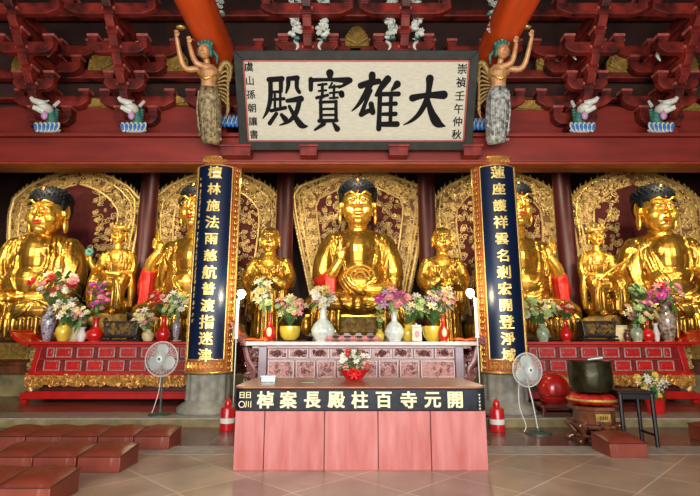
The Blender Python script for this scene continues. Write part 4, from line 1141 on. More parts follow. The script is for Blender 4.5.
def central_altar():
    D = 9.62; dep = .85; xl, xr = W(247, 342, D).x, W(476, 342, D).x; cx = (xl+xr)/2; hw = (xr-xl)/2
    root = thing('altar_table', 'purplish carved wooden altar table with pale worn top edge behind the long table', 'altar table', (cx, D, ZD))
    z = lambda py: W(350, py, D).z-ZD
    zt = z(341.5)
    t = MB(); t.box((0, dep/2-.03, zt-.04), (2*hw, dep+.12, .08)); t.build('table_top', M['pale_edge'], root, bevel=.012)
    t = MB(); t.box((0, dep/2, zt-.11), (2*hw-.2, dep, .06)); t.build('top_moulding', M['central_wood'], root, bevel=.01)
    for s in (-1, 1):
        w_ = MB(); wing(w_, s, s*(hw-.02), zt, -.04, dep, .32, .36)
        scrolls(w_, lambda x, zz: True, tuple(sorted((s*(hw+.02), s*(hw+.22))))+(zt-.05, zt+.12), 14, .04, -.04, .012)
        w_.build('end_wing', M['central_wood'], root, bevel=.008)
    q = ppm(350, 360, D); X = lambda px: (px-350)*q-cx
    bx0, bx1 = X(259), X(463)
    top, m, bot = z(346.5), z(359.5), z(379)
    MB().box(((bx0+bx1)/2, dep/2+.03, (top+.2)/2), (bx1-bx0, dep-.1, top-.2)).build('body', M['central_wood'], root)
    for px in (262.5, 459.5):
        MB().box((X(px), .05, top/2+.02), (8.5*q, .14, top-.04)).build('corner_post', M['purple_post'], root, bevel=.012)
    def panel(xa, xb, za, zb, med=True):
        e = MB(); xc, zc, w_, h, t_ = (xa+xb)/2, (za+zb)/2, xb-xa, zb-za, .022
        for sx in (-1, 1): e.box((xc+sx*(w_/2-t_/2), .035, zc), (t_, .05, h))
        for sz in (-1, 1): e.box((xc, .035, zc+sz*(h/2-t_/2)), (w_-2*t_, .05, t_))
        p = e.build('drawer_frame', M['pale_edge'], root, bevel=.005)
        g = MB().box((xc, .05, zc), (w_-.04, .04, h-.04)); k = MB()
        scrolls(k, lambda x, zz: True, (xa+.05, xb-.05, za+.05, zb-.05), 9, .045, .03, .008, 4, 1.1)
        if med:
            for j in range(8): a = PI*j/4; k.ell((xc+.055*math.cos(a), .028, zc+.045*math.sin(a)), (.028, .014, .022), seg=6)
            k.ell((xc, .022, zc), (.03, .018, .025), seg=8)
        g.build('drawer_panel', M['central_field'], p, bevel=.004); k.build('carved_flower', M['dark_red' if med else 'central_wood'], p, smooth=True)
    pit = (455.5-267)/9
    for k in range(9): panel(X(267+k*pit+.8), X(267+(k+1)*pit-.8), m+.02, top-.02)
    ed = [267, 294.5]+[294.5+20.6*k for k in range(1, 7)]+[428-.0, 455.5]
    ed = [267, 295, 316, 336.5, 357.5, 378, 399, 420, 455.5]
    for a, b in zip(ed, ed[1:]): panel(X(a+.9), X(b-.9), bot+.02, m-.02, False)
    for a, b in zip(ed, ed[1:]): panel(X(a+.9), X(b-.9), bot-.36, bot-.03, False)
    b = MB(); b.box((0, dep/2, bot-.44), (2*hw-.3, dep, .1)); b.box((0, dep/2, .10), (2*hw-.2, dep, .2)); b.build('base_rail', M['central_wood'], root, bevel=.015)
    for s in (-1, 1):
        c = MB(); x0, x1 = sorted((s*(abs(bx1-bx0)/2+.01), s*(hw+.02)))
        pts = cr([(s*(hw+.05), .1, zt-.1), (s*(hw-.02), .1, zt-.35), (s*(hw-.14), .1, zt-.55), (s*(hw-.1), .1, zt-.8)], 4); c.tube(pts, [.06, .07, .05, .06], 8)
        scrolls(c, lambda x, zz: True, (x0, x1, zt-.75, zt-.12), 50, .05, .1, .014, 5, 1.2); c.build('corner_carving', M['central_wood'], root, smooth=True)
    return root, zt+ZD, D, hw, cx
AC, ZC, DC, HWC, CXC = central_altar()

# ------------------------------------------------------------------ long table with the black band
def long_table():
    D = 6.06; xl = W(232.5, 471, D).x; xr = W(489, 471, D).x; cx = (xl+xr)/2; hw = (xr-xl)/2; dep = 1.45; H = .95; zb = .675
    root = thing('long_offering_table', 'long pink wood fronted table with a black band of white characters in the middle', 'table', (cx, D, 0))
    q = 2*hw/(489-232.5)
    MB().box((0, dep/2, H/2-.02), (2*hw-.08, dep-.08, H-.06)).build('carcass', M['dark_red'], root)
    ed = [232.5, 263, 324, 378.5, 432, 489]
    for a, b in zip(ed, ed[1:]):
        MB().box((((a+b)/2-360.75)*q, .02, zb/2), ((b-a)*q-.008, .04, zb)).build('front_plank', M['pink_cloth'], root, bevel=.006)
    for s in (-1, 1): MB().box((s*(hw-.02), dep/2, zb/2), (.04, dep-.04, zb)).build('side_panel', M['pink_cloth'], root, bevel=.006)
    r = .12
    def ring(g):
        o = []
        for (cx_, cy_, a0) in ((hw-r, r, -90), (hw-r, dep-r, 0), (-hw+r, dep-r, 90), (-hw+r, r, 180)):
            for k in range(7):
                a = R(a0+15*k); o.append((cx_+(r+g)*math.cos(a), cy_+(r+g)*math.sin(a)))
        return o
    MB().prism(ring(.02), zb, H-.012, axis='Z').build('black_band', M['black_cloth'], root, bevel=.012, smooth=True)
    MB().prism(ring(.03), H-.012, H+.012, axis='Z').build('table_top', M['table_top'], root, bevel=.008)
    def ch(c, px, z, s, bold=.006, m='fl_cream'):
        vs, fs = text_mb(c, s, .008, bold)
        MB().add([(x+(px-360.75)*q, y-.027, zz+z) for x, y, zz in vs], fs).build('character', M[m], root, fix=False)
    for c, px in zip('開元寺百柱殿長案棹', (457.5, 434.5, 410, 384.5, 360, 336, 311.5, 287, 263.5)):
        ch(c, px, .808, .205)
    for c, px, z in (('日', 239.5, .862), ('日', 246, .862), ('〇', 239.5, .755), ('川', 246, .755)): ch(c, px, z, .085, .001)
    g = MB()
    for k in range(5):
        z = .87-.04*k; x = (482.5-360.75)*q
        g.box((x, -.024, z), (.026, .008, .005)); g.box((x, -.024, z-.012), (.006, .008, .018))
    g.build('small_inscription', M['fl_cream'], root)
long_table()
ZT2 = .962

# ------------------------------------------------------------------ vases and flowers
VP = dict(tall=[(.45, 0), (.5, .03), (.78, .28), (1, .55), (.88, .70), (.45, .80), (.40, .9), (.58, 1)],
          bottle=[(.55, 0), (.6, .03), (.95, .18), (1, .30), (.78, .45), (.30, .60), (.26, .86), (.42, 1)],
          bowl=[(.45, 0), (.5, .05), (.88, .35), (1, .75), (.97, 1)],
          jar=[(.6, 0), (.65, .04), (.95, .3), (1, .58), (.72, .76), (.45, .82), (.48, .92), (.62, 1)],
          slim=[(.6, 0), (.9, .2), (1, .5), (.6, .75), (.5, .85), (.9, 1)])
_bl = {}
def blossom_mesh(kind, col):
    if (kind, col) in _bl: return _bl[(kind, col)]
    m = MB()
    if kind == 'rose':
        for ring, (n, rr, t, zz) in enumerate(((6, .62, .5, 0), (5, .42, .9, .12), (3, .2, 1.3, .2))):
            for k in range(n):
                a = 2*PI*k/n+ring*.5; Rm = rotm(0, 0, a) @ rotm(0, -t, 0)
                m.ell(Vector((rr*math.cos(a), rr*math.sin(a), zz)), (.42, .40, .10), rot=Rm, seg=6, rings=4)
        m.ell((0, 0, .25), (.2, .2, .2), seg=6, rings=4, mi=1)
    elif kind == 'lily':
        for k in range(6):
            a = 2*PI*k/6
            m.tube([(0, 0, -.15), (.35*math.cos(a), .35*math.sin(a), .1), (.75*math.cos(a), .75*math.sin(a), .28), (1.05*math.cos(a), 1.05*math.sin(a), .15)], [.08, .26, .2, .03], 6, flat=.35)
        m.ell((0, 0, .2), (.14, .14, .25), seg=6, rings=4, mi=1)
    else:
        for k in range(9):
            a = 2*PI*k/9
            m.ell((.58*math.cos(a), .58*math.sin(a), .03), (.42, .19, .07), rot=rotm(0, -.2, 0) if 0 else rotm(0, 0, a), seg=6, rings=4)
        m.ell((0, 0, .08), (.25, .25, .14), seg=8, rings=4, mi=1)
    me = m.mesh('blossom', [M['fl_'+col], M['fl_yellow' if col not in ('yellow',) else 'fl_cream']])
    me.polygons.foreach_set('use_smooth', [True]*len(me.polygons)); _bl[(kind, col)] = me
    return me
def leafy(mb, p, d, L, w_):
    d = Vector(d).normalized(); s = d.cross(Vector((0, 0, 1)));
    s = s.normalized() if s.length > .1 else Vector((1, 0, 0)); u = s.cross(d)
    p = Vector(p); v = []
    for t, ww in ((0, .15), (.35, 1), (.7, .8), (1, .05)):
        c = p+d*L*t-Vector((0, 0, 1))*L*.25*t*t
        v += [c-s*w_*ww, c+u*.15*w_, c+s*w_*ww]
    f = []
    for i in range(3):
        a = i*3; f += [(a, a+1, a+4, a+3), (a+1, a+2, a+5, a+4)]
    mb.add(v, f)
def bouquet(root, mouth, c, spread, pal, n, rad, seed, leaf='leaf', nleaf=26, depth=None):
    """mouth, c: local points; spread (rx, rz)"""
    r = random.Random(seed); st = MB(); lf = MB(); dy = depth or spread[0]*.6
    for i in range(n):
        t = (i+.5)/n; a = i*2.39996; rr = math.sqrt(t)
        p = Vector((c[0]+spread[0]*rr*math.cos(a), c[1]+dy*r.uniform(-1, .5), c[2]+spread[1]*rr*math.sin(a)))
        col, kind = r.choice(pal); s = rad*r.uniform(.75, 1.25)
        o = bpy.data.objects.new('blossom', blossom_mesh(kind, col)); COL.objects.link(o); o.parent = root; o.location = p; o.scale = (s, s, s)
        d = (p-Vector(mouth)).normalized()*.9+Vector((r.uniform(-.3, .3), -1.1, .3)); o.rotation_euler = d.to_track_quat('Z', 'Y').to_euler()
        mid = (Vector(mouth)+p)/2+Vector((r.uniform(-.02, .02), 0, .03))
        st.tube([mouth, mid, p], .006, 4)
    for i in range(nleaf):
        a = r.uniform(0, 2*PI); rr = r.uniform(.1, 1.0)
        p = Vector((c[0]+spread[0]*rr*math.cos(a)*.8, c[1]+dy*r.uniform(-1, .8), c[2]+spread[1]*rr*math.sin(a)*.9-spread[1]*.15))
        leafy(lf, p, (math.cos(a), r.uniform(-.7, .2), math.sin(a)+.2), rad*r.uniform(1.6, 2.8), rad*.5)
        st.tube([mouth, p], .004, 4)
    st.build('stem', M['stem'], root); lf.build('leaf', M[leaf], root, smooth=True, fix=False)
def vase(label, px, wpx, hpx, D, z, shape, m, bq=None, name='flower_vase', seed=1, dish=None, extra=None, cat='vase'):
    """bq: (cx px, cy px, rx px, ry px, palette, n, radius px, leaf)"""
    q = ppm(px, 330, D); X = (px-350)*q*1.0
    o = W(px, 335, D); root = thing(name, label, cat, (o.x, D, z))
    h = hpx*q; r = wpx*q/2
    prof = [(0.0, .004)]+[(a*r, b*h) for a, b in VP[shape]]
    prof += [(prof[-1][0]*.82, h), (prof[-1][0]*.75, h*.93), (0, h*.9)]
    MB().lathe(prof, seg=28).build('vase', m, root, smooth=True)
    if shape in ('tall', 'bottle', 'jar'):
        k = MB(); rr, zz = VP[shape][-1]
        k.lathe([(rr*r*1.0, h-.012), (rr*r*1.1, h-.004), (rr*r*.9, h+.004)], seg=24); k.lathe([(VP[shape][0][0]*r*1.1, 0), (VP[shape][0][0]*r*1.15, .012), (VP[shape][0][0]*r*.95, .02)], seg=24)
        k.build('rim', M['gold_trim'] if m not in (M['porcelain'], M['jade_vase']) else M['white'], root, smooth=True)
    if extra == 'medallion':
        k = MB(); k.ell((0, -r*.93, h*.32), (r*.45, r*.16, h*.16), seg=14); k.build('medallion', M['fl_cream'], root, smooth=True)
    if extra == 'ribs':
        k = MB()
        for j in range(10): a = 2*PI*j/10; k.tube([(r*x_*1.01*math.cos(a), r*x_*1.01*math.sin(a), h*z_) for x_, z_ in VP[shape]], .009, 5)
        k.build('rib', m, root, smooth=True)
    if dish: MB().lathe([(r*1.3, 0), (r*1.55, .02), (r*1.5, .03), (r*1.2, .012)], seg=24).build('dish', dish, root, smooth=True)
    if bq:
        cx, cy, rx, ry, pal, n, rad, leaf = bq
        c = W(cx, cy, D); 
        bouquet(root, (0, 0, h*.97), (c.x-o.x, -.02, c.z-z), (rx*q, ry*q), pal, n, rad*q, seed, leaf)
    return root
L_, Rr, Dd = 'lily', 'rose', 'daisy'
DS = DA+.30
vase('tall navy and white porcelain vase with pink and red flowers, first on the left altar', 47, 14, 35, DS, ZA, 'tall', M['navy_vase'], (60, 284, 22, 13, [('pink', Rr), ('red', Rr), ('cream', L_), ('pink', L_), ('white', Dd)], 22, 4.6, 'leaf'), seed=2)
vase('small yellow vase with cream lilies right of the tall navy vase', 63, 14, 21, DS-.1, ZA, 'jar', M['yellow_vase'], (67, 308, 14, 9, [('cream', L_), ('white', L_), ('cream', Dd)], 16, 4.6, 'leaf'), seed=3)
vase('little white vase with white and pink flowers left of the round red vase', 81.5, 9, 14, DS-.15, ZA, 'slim', M['white'], (83, 315, 8, 8, [('white', Dd), ('cream', Dd), ('pink', Dd), ('red', Dd)], 13, 3.4, 'leaf'), seed=4)
vase('round bright red bottle vase with a magenta spray left of the bronze censer', 95, 17, 24, DS-.1, ZA, 'bottle', M['red_vase'], (100, 297, 9, 15, [('magenta', L_), ('magenta', Rr), ('pink', Rr), ('magenta', Dd)], 15, 3.9, 'leaf'), seed=5)
vase('pale yellow vase of white and pink flowers right of the left altar censer', 148, 12, 12, DS, ZA, 'jar', M['cream_vase'], (144, 317, 11, 8, [('cream', Dd), ('white', L_), ('pink', Dd), ('cream', Rr)], 16, 3.8, 'pale_leaf'), seed=6)
vase('red bottle vase on a red dish with red and peach flowers near the left column', 163, 14, 26, DS-.12, ZA, 'bottle', M['red_vase'], (156, 299, 7, 8, [('red', Rr), ('pink', Rr), ('peach', Rr)], 9, 3.6, 'leaf'), seed=7, dish=M['red_vase'])
vase('slender navy vase with pale green and white flowers beside the left column', 176, 8, 26, DS, ZA, 'tall', M['navy_vase'], (176, 303, 13, 10, [('white', Dd), ('green', Rr), ('cream', Dd), ('white', L_)], 22, 3.7, 'pale_leaf'), seed=8, dish=M['cream_vase'])
DM = DC+.32
vase('red bottle vase with pale medallion and tall white flowers, left end of the central altar', 270, 12, 29, DM-.05, ZC, 'bottle', M['red_vase'], (263, 293, 9, 15, [('cream', L_), ('green', Rr), ('white', L_), ('yellow', Dd)], 20, 4.2, 'pale_leaf'), seed=9, extra='medallion')
vase('wide yellow bowl of peach and green flowers on the left of the central altar', 290, 21, 15, DM+.1, ZC, 'bowl', M['yellow_vase'], (291, 307, 15, 11, [('peach', Rr), ('green', Rr), ('pink', L_), ('cream', L_)], 24, 4.0, 'leaf'), name='flower_bowl', seed=10, cat='bowl', dish=M['brown_wood'])
vase('large white porcelain vase with pinkish white flowers, left of the two on the central altar', 323, 24, 38, DM, ZC, 'bottle', M['porcelain'], (323, 296, 12, 10, [('white', Rr), ('cream', L_), ('pink', L_), ('yellow', Dd)], 16, 4.6, 'pale_leaf'), seed=11)
vase('large white porcelain vase with magenta flowers, right of the two on the central altar', 394.5, 20, 34, DM, ZC, 'bottle', M['porcelain'], (392, 299, 15, 9, [('pink', L_), ('magenta', Rr), ('lilac', L_), ('pink', Rr)], 22, 4.6, 'pale_leaf'), seed=12)
vase('squat yellow vase with white lilies behind the small square white jar', 408, 14, 17, DM+.15, ZC, 'jar', M['yellow_vase'], (417, 305, 16, 10, [('white', L_), ('cream', L_), ('green', Dd)], 24, 4.2, 'leaf'), seed=13)
vase('ribbed golden melon bowl with lilac and cream flowers near the right lamp', 433, 20, 15, DM+.12, ZC, 'bowl', M['yellow_vase'], (441, 300, 15, 13, [('lilac', L_), ('pink', Dd), ('cream', L_), ('white', Dd)], 26, 4.0, 'leaf'), name='flower_bowl', seed=14, cat='bowl', extra='ribs')
vase('red bottle vase with pale medallion, right end of the central altar', 443.5, 11, 27, DM-.1, ZC, 'bottle', M['red_vase'], None, seed=15, extra='medallion')
vase('little yellow cup left of the right porcelain vase on the central altar', 380, 9, 12, DM, ZC, 'jar', M['yellow_vase'], (380, 315, 4, 8, [('green', Rr), ('yellow', Dd)], 7, 3.4, 'leaf'), seed=16)
def white_jar(label, px, w_, h, D, z, m):
    o = W(px, 335, D); q = ppm(px, 330, D); root = thing('lidded_jar', label, 'jar', (o.x, D, z))
    b = MB(); b.box((0, 0, h*q*.42), (w_*q, w_*q*.8, h*q*.84)); b.build('body', m, root, bevel=.02)
    l = MB(); l.box((0, 0, h*q*.9), (w_*q*.9, w_*q*.7, h*q*.10)); l.ell((0, 0, h*q), .02, seg=8); l.build('lid', M['white'], root, bevel=.008)
    k = MB(); k.ell((0, -w_*q*.4, h*q*.42), (w_*q*.28, .006, h*q*.22), seg=12); k.build('painted_flower', M['fl_pink'], root, smooth=True)
white_jar('small square white jar in front of the squat yellow vase', 416.5, 10, 17, DM-.12, ZC, M['cream_vase'])
DR = DA+.30
vase('pale jade vase with white and green flowers, first on the right altar', 543, 13, 17, DR, ZA2, 'jar', M['jade_vase'], (538, 309, 20, 10, [('white', Dd), ('green', Rr), ('green', Dd), ('cream', Dd)], 28, 3.6, 'leaf'), seed=21)
vase('red bottle vase with small red flowers left of the bronze censer on the right altar', 566, 12, 23, DR-.1, ZA2, 'bottle', M['red_vase'], (565, 309, 8, 6, [('red', Dd), ('peach', Rr), ('red', Rr)], 10, 3.2, 'leaf'), seed=22)
vase('dark necked yellow vase with cream and pink flowers in the middle of the right altar', 637, 12, 17, DR-.1, ZA2, 'jar', M['jade_vase'], (640, 311, 15, 11, [('cream', Dd), ('pink', Dd), ('green', Rr), ('cream', L_), ('peach', Dd)], 30, 3.6, 'leaf'), seed=23)
vase('plain red bottle vase beside the dark necked vase on the right altar', 648, 12, 22, DR-.2, ZA2, 'bottle', M['red_vase'], (644, 300, 5, 4, [('red', Rr), ('magenta', Rr)], 4, 3.4, 'leaf'), seed=24)
vase('slender clear white vase between the red vase and the large dark vase', 656.5, 6, 18, DR, ZA2, 'slim', M['white'], None, seed=25, name='vase')
vase('large dark porcelain vase with pink and red flowers on the right altar end', 668.5, 18, 38, DR, ZA2, 'tall', M['dark_vase'], (664, 293, 15, 11, [('pink', Rr), ('pink', L_), ('cream', L_), ('magenta', Rr), ('red', Rr)], 24, 4.6, 'leaf'), seed=26)
vase('tiny brown lidded jar left of the dark necked vase', 627, 7, 12, DR-.15, ZA2, 'jar', M['brown_wood'], None, name='lidded_jar', seed=27, cat='jar')
vase('round green leafy plant in a small pot behind the vases on the right altar', 637, 9, 22, DR+.3, ZA2, 'slim', M['dark_vase'], (636, 291, 7, 6, [('green', Rr)], 12, 3.4, 'leaf'), name='potted_plant', seed=28, cat='plant')
def box_thing(name, label, cat, px, w_, h, d, D, z, m, inset=None):
    o = W(px, 335, D); q = ppm(px, 335, D); root = thing(name, label, cat, (o.x, D, z))
    MB().box((0, 0, h*q/2), (w_*q, d, h*q)).build('box', m, root, bevel=.01)
    if inset: MB().box((0, -d/2, h*q/2), (w_*q*.8, .012, h*q*.7)).build('front_panel', inset, root, bevel=.004)
box_thing('offering_box', 'pale box behind the tiny brown jar on the right altar', 'box', 618.5, 16, 16, .16, DR+.1, ZA2, M['card'], M['fl_cream'])
box_thing('offering_box', 'pale cream box between the yellow vase and little white vase on the left altar', 'box', 73, 18, 16, .14, DS+.14, ZA, M['card'], M['fl_cream'])
def censer(label, px, D, z, w_=35, h=20):
    o = W(px, 335, D); q = ppm(px, 330, D); root = thing('incense_burner', label, 'incense burner', (o.x, D, z))
    ww = w_*q/2; hh = h*q
    b = MB(); b.prism([(-ww*.9, hh*.30), (ww*.9, hh*.30), (ww, hh*.95), (-ww, hh*.95)], -.15, .15); b.box((0, 0, hh*.97), (2*ww*1.04, .36, hh*.08)); b.box((0, 0, hh*.3), (2*ww*.92, .3, hh*.06)); b.build('body', M['censer'], root, bevel=.01)
    s_ = MB(); s_.box((0, 0, hh*.22), (2*ww*1.02, .34, hh*.09)); s_.box((0, 0, hh*.06), (2*ww*1.06, .36, hh*.10)); s_.build('stand', M['black_wood'], root, bevel=.01)
    for s in (-1, 1):
        for yy in (-.11, .11): MB().ell((s*ww*.8, yy, hh*.16), (.04, .03, .05), seg=10).build('leg', M['censer'], root, smooth=True)
        k = MB(); k.tube(cr([(s*ww*.95, 0, hh*.8), (s*ww*1.12, 0, hh*.95), (s*ww*1.05, 0, hh*1.15), (s*ww*.93, 0, hh*1.0)], 4), .018, 6); k.build('handle', M['censer'], root, smooth=True)
    c = MB(); scrolls(c, lambda x, zz: True, (-ww*.75, ww*.75, hh*.42, hh*.82), 30, .045, -.155, .009, 4, 1.3); c.build('carved_dragon', M['gold_dim'], root, smooth=True)
censer('rectangular dark bronze incense burner on the left altar', 123, DS-.05, ZA)
censer('rectangular dark bronze incense burner on the right altar', 597, DS-.05, ZA2, 34)
for k, px in enumerate((330, 342, 353.5, 365, 376.5)):
    o = W(px, 338, DC+.1); root = thing('lotus_lamp', 'small pink lotus shaped lamp on the front edge of the central altar', 'lamp', (o.x, DC+.1, ZC), group='pink lotus lamps on the central altar')

    b = MB()
    for ring, (n, rr, t) in enumerate(((8, .075, .35), (7, .05, .9), (4, .025, 1.2))):
        for j in range(n):
            a = 2*PI*j/n+ring*.4
            b.ell((rr*math.cos(a), rr*math.sin(a), .035+.018*ring), (.045, .028, .012), rot=rotm(0, 0, a) @ rotm(0, -t, 0), seg=8)
    b.build('petal_cup', M['fl_pink'], root, smooth=True); MB().lathe([(.05, 0), (.055, .012), (.02, .022)], seg=14).build('foot', M['fl_peach'], root, smooth=True)
# orange-red cloths thrown over the wings of the central altar
for s, lb in ((-1, 'orange red cloth draped over the left wing of the central altar'), (1, 'orange red cloth draped over the right wing of the central altar')):
    x0 = CXC+s*(HWC-.42); n = 14; m_ = 8; vs = []; fs = []
    for i in range(n+1):
        t = i/n; x = x0+s*t*.80; tt = max(0, (x-CXC)*s-(HWC-.02)); z = ZC+.035+.36*(tt/.32)**1.9 if tt < .32 else ZC+.395
        z = min(z, ZC+.40)
        for j in range(m_+1):
            u = j/m_; y = DC-.06+u*.34
            zz = z+.018*math.sin(9*u+5*t)+.012*math.sin(17*t)
            if j == 0: zz -= .03
            vs.append((x-(x0), y-DC, zz-ZC))
    for i in range(n):
        for j in range(m_):
            a = i*(m_+1)+j; fs.append((a, a+1, a+m_+2, a+m_+1))
    o = MB().add(vs, fs).build('draped_cloth', M['orange_cloth'], smooth='all', loc=(x0, DC, ZC)); so = o.modifiers.new('s', 'SOLIDIFY'); so.thickness = .012; so.offset = 1
    props(o, lb, 'cloth')
# ------------------------------------------------------------------ lamps on poles
def lamp(pxb, pyb, pxp, label, s):
    D = 9.2; b = W(pxb, pyb, D); p = W(pxp, 330, D); root = thing('candle_lamp', label, 'lamp', (p.x, D, ZD))
    MB().lathe([(.14, 0), (.14, .02), (.05, .045), (.02, .06)], seg=20).build('base', M['black_wood'], root, smooth=True)
    hz = b.z-ZD
    MB().tube([(0, 0, .04), (0, 0, hz-.85)], .014, 10).build('pole', M['steel'], root, smooth=True)
    MB().lathe([(.03, hz-.85), (.045, hz-.84), (.034, hz-.80), (.034, hz-.14), (.04, hz-.12), (.02, hz-.10)], seg=16).build('candle_tube', M['white'], root, smooth=True)
    dx = b.x-p.x
    MB().tube(cr([(0, 0, hz-.12), (dx*.3, 0, hz-.07), (dx, 0, hz-.05)], 4), .014, 8).build('lamp_arm', M['steel'], root, smooth=True)
    MB().lathe([(0, -.095), (.035, -.075), (.08, 0), (.06, .06), (0, .085)], (dx, 0, hz), seg=18).build('bulb', M['bulb'], root, smooth=True)
    l = bpy.data.lights.new('bulb_light', 'POINT'); l.energy = 75; l.color = (1, .82, .52); l.shadow_soft_size = .06
    lo = bpy.data.objects.new('bulb_light', l); COL.objects.link(lo); lo.parent = root; lo.location = (dx, -.10, hz+.02)
lamp(241.5, 294, 236.5, 'slim white candle shaped lamp with lit bulb beside the left column', -1)
lamp(470, 293, 477, 'slim white candle shaped lamp with brightly lit bulb beside the right column', 1)
# ------------------------------------------------------------------ things on the long table
def table_bouquet():
    D = 7.1; q = ppm(354, 365, D); o = W(354, 380, D); root = thing('flower_basket', 'flower basket of white, red and green blooms with a red bow on the long table', 'flower basket', (o.x, D, ZT2))
    b = MB(); b.lathe([(.10, 0), (.11, .02), (.16, .10), (.21, .13), (.20, .14), (.15, .11)], seg=24, sx=1.15, sy=.75); b.build('basket', M['red_vase'], root, smooth=True)
    bouquet(root, (0, 0, .1), (0, -.02, .26), (15.5*q, 11*q), [('white', L_), ('white', Rr), ('red', Rr), ('peach', Rr), ('pink', Dd), ('red', Dd)], 30, 3.0*q, 31, 'leaf', 50)
    k = MB()
    for s in (-1, 1):
        k.tube(cr([(0, -.15, .09), (s*.06, -.19, .13), (s*.085, -.18, .08), (0, -.15, .08)], 5), .018, 8); k.tube([(0, -.16, .08), (s*.04, -.18, .02)], [.018, .022], 6)
    k.ell((0, -.165, .085), .03, seg=10); k.build('bow', M['red_can'], root, smooth=True)
    f = MB()
    for a in (-60, -35, -12, 10, 30, 58): leafy(f, (0, 0, .2), (math.sin(R(a)), -.1, math.cos(R(a))), .34, .02)
    for a in (-80, -100, 80, 100): leafy(f, (0, -.03, .15), (math.sin(R(a)), -.3, .25), .24, .035)
    f.build('fern_leaf', M['leaf'], root, smooth=True, fix=False)
table_bouquet()
def glass_box():
    D = 6.75; o = W(269, 378, D); root = thing('glass_box', 'small pale teal glass box near the left end of the long table', 'glass box', (o.x, D, ZT2))
    MB().box((0, 0, .035), (.19, .13, .07)).build('box', M['glass_teal'], root, bevel=.008); MB().box((0, 0, .075), (.205, .145, .014)).build('lid', M['white'], root, bevel=.004)
glass_box()
o = W(309, 381, 6.7); props(MB().box((0, 0, .004), (.17, .07, .008)).build('leaflet', M['pale_leaf'], loc=(o.x, 6.6, ZT2)), 'small green leaflet lying on the long table', 'leaflet')
# ------------------------------------------------------------------ standing fans
def fan(label, px, py, D, zb, basepx, rpx, yaw):
    h = W(px, py, D); b = W(basepx, 420, D); root = thing('standing_fan', label, 'fan', (b.x, D+.12, zb))
    hz = h.z-zb; dx = h.x-b.x; q = ppm(px, py, D); Rf = rpx*q
    MB().lathe([(.21, 0), (.21, .02), (.16, .035), (.05, .05), (.035, .09), (0, .09)], seg=28).build('base', M['green_metal'], root, smooth=True)
    MB().tube([(0, 0, .05), (dx*.4, 0, hz*.5), (dx, 0, hz-.05)], [.02, .018, .015], 12).build('pole', M['green_metal'] if px < 300 else M['steel'], root, smooth=True)
    T = Matrix.Translation(Vector((dx, -.02, hz))) @ Matrix.Rotation(yaw, 4, 'Z')
    m = MB(); m.T = T; m.tube([(0, .16, 0), (0, .02, 0)], [.055, .07], 16); m.build('motor', M['fan_pale'], root, smooth=True)
    c = MB(); c.T = T
    for yy, f in ((-.12, 1), (.0, 1)):
        pass
    ringp = lambda r, y: [(r*math.cos(2*PI*k/40), y, r*math.sin(2*PI*k/40)) for k in range(41)]
    c.tube(ringp(Rf, -.06), .010, 6)
    for r_, y_ in ((.3, -.135), (.55, -.125), (.78, -.105)): c.tube(ringp(Rf*r_, y_), .003, 4)
    c.build('cage_ring', M['fan_pale'], root, smooth=True)
    sp = MB(); sp.T = T
    for k in range(56):
        a = 2*PI*k/56; ca, sa = math.cos(a), math.sin(a)
        sp.tube([(Rf*r_*ca, y_, Rf*r_*sa) for r_, y_ in ((.16, -.14), (.55, -.128), (.85, -.10), (1, -.06))], .0034, 4, caps=False)
        if k % 2: sp.tube([(Rf*r_*ca, y_, Rf*r_*sa) for r_, y_ in ((.2, .04), (.7, .03), (1, -.06))], .0034, 4, caps=False)
    sp.build('cage_wires', M['fan_pale'], root)
    hb = MB(); hb.T = T; hb.lathe([(0, 0), (Rf*.16, 0), (Rf*.14, .01)], seg=16); hb2 = MB(); hb2.T = T @ Matrix.Rotation(PI/2, 4, 'X')
    hb2.lathe([(Rf*.17, .13), (Rf*.16, .15), (Rf*.05, .155)], seg=20); hb2.build('hub_badge', M['white'], root, smooth=True)
    g = MB(); g.T = T @ Matrix.Rotation(PI/2, 4, 'X'); g.lathe([(Rf*.09, .156), (Rf*.08, .16), (0, .161)], seg=16); g.build('hub_dot', M['teal'], root, smooth=True)
    for k in range(3):
        bl = MB(); bl.T = T @ Matrix.Rotation(2*PI*k/3+.5, 4, 'Y')
        vs = []; nn = 6
        for i in range(nn+1):
            t = i/nn; r_ = Rf*(.14+.72*t); w1 = Rf*(.10+.34*math.sin(PI*min(1, t*.75+.15))); tw = .5-.25*t
            for j in range(5):
                u = (j/4-.5)*2; vs.append((r_, -.05+u*w1*math.sin(tw)*.3, u*w1*math.cos(tw)))
        bl.add(vs, [(i*5+j, i*5+j+1, i*5+j+6, i*5+j+5) for i in range(nn) for j in range(4)])
        ob = bl.build('blade', M['fan_pale'], root, smooth='all', fix=False); so = ob.modifiers.new('s', 'SOLIDIFY'); so.thickness = .005
    cd = MB(); cd.tube(cr([(dx, .12, hz-.03), (dx-.07, .14, hz*.75), (dx-.09, .12, hz*.4), (-.16, .1, .12), (-.2, .1, .01)], 6), .007, 6); cd.build('cord', M['white'], root, smooth=True)
fan('pale green standing fan with wire cage in front of the left red altar', 161, 359, 9.27, ZD, 157, 17, R(-6))
fan('pale standing fan with wire cage on a chrome pole right of the right column', 527.5, 370, 8.26, 0, 540, 16.5, R(14))
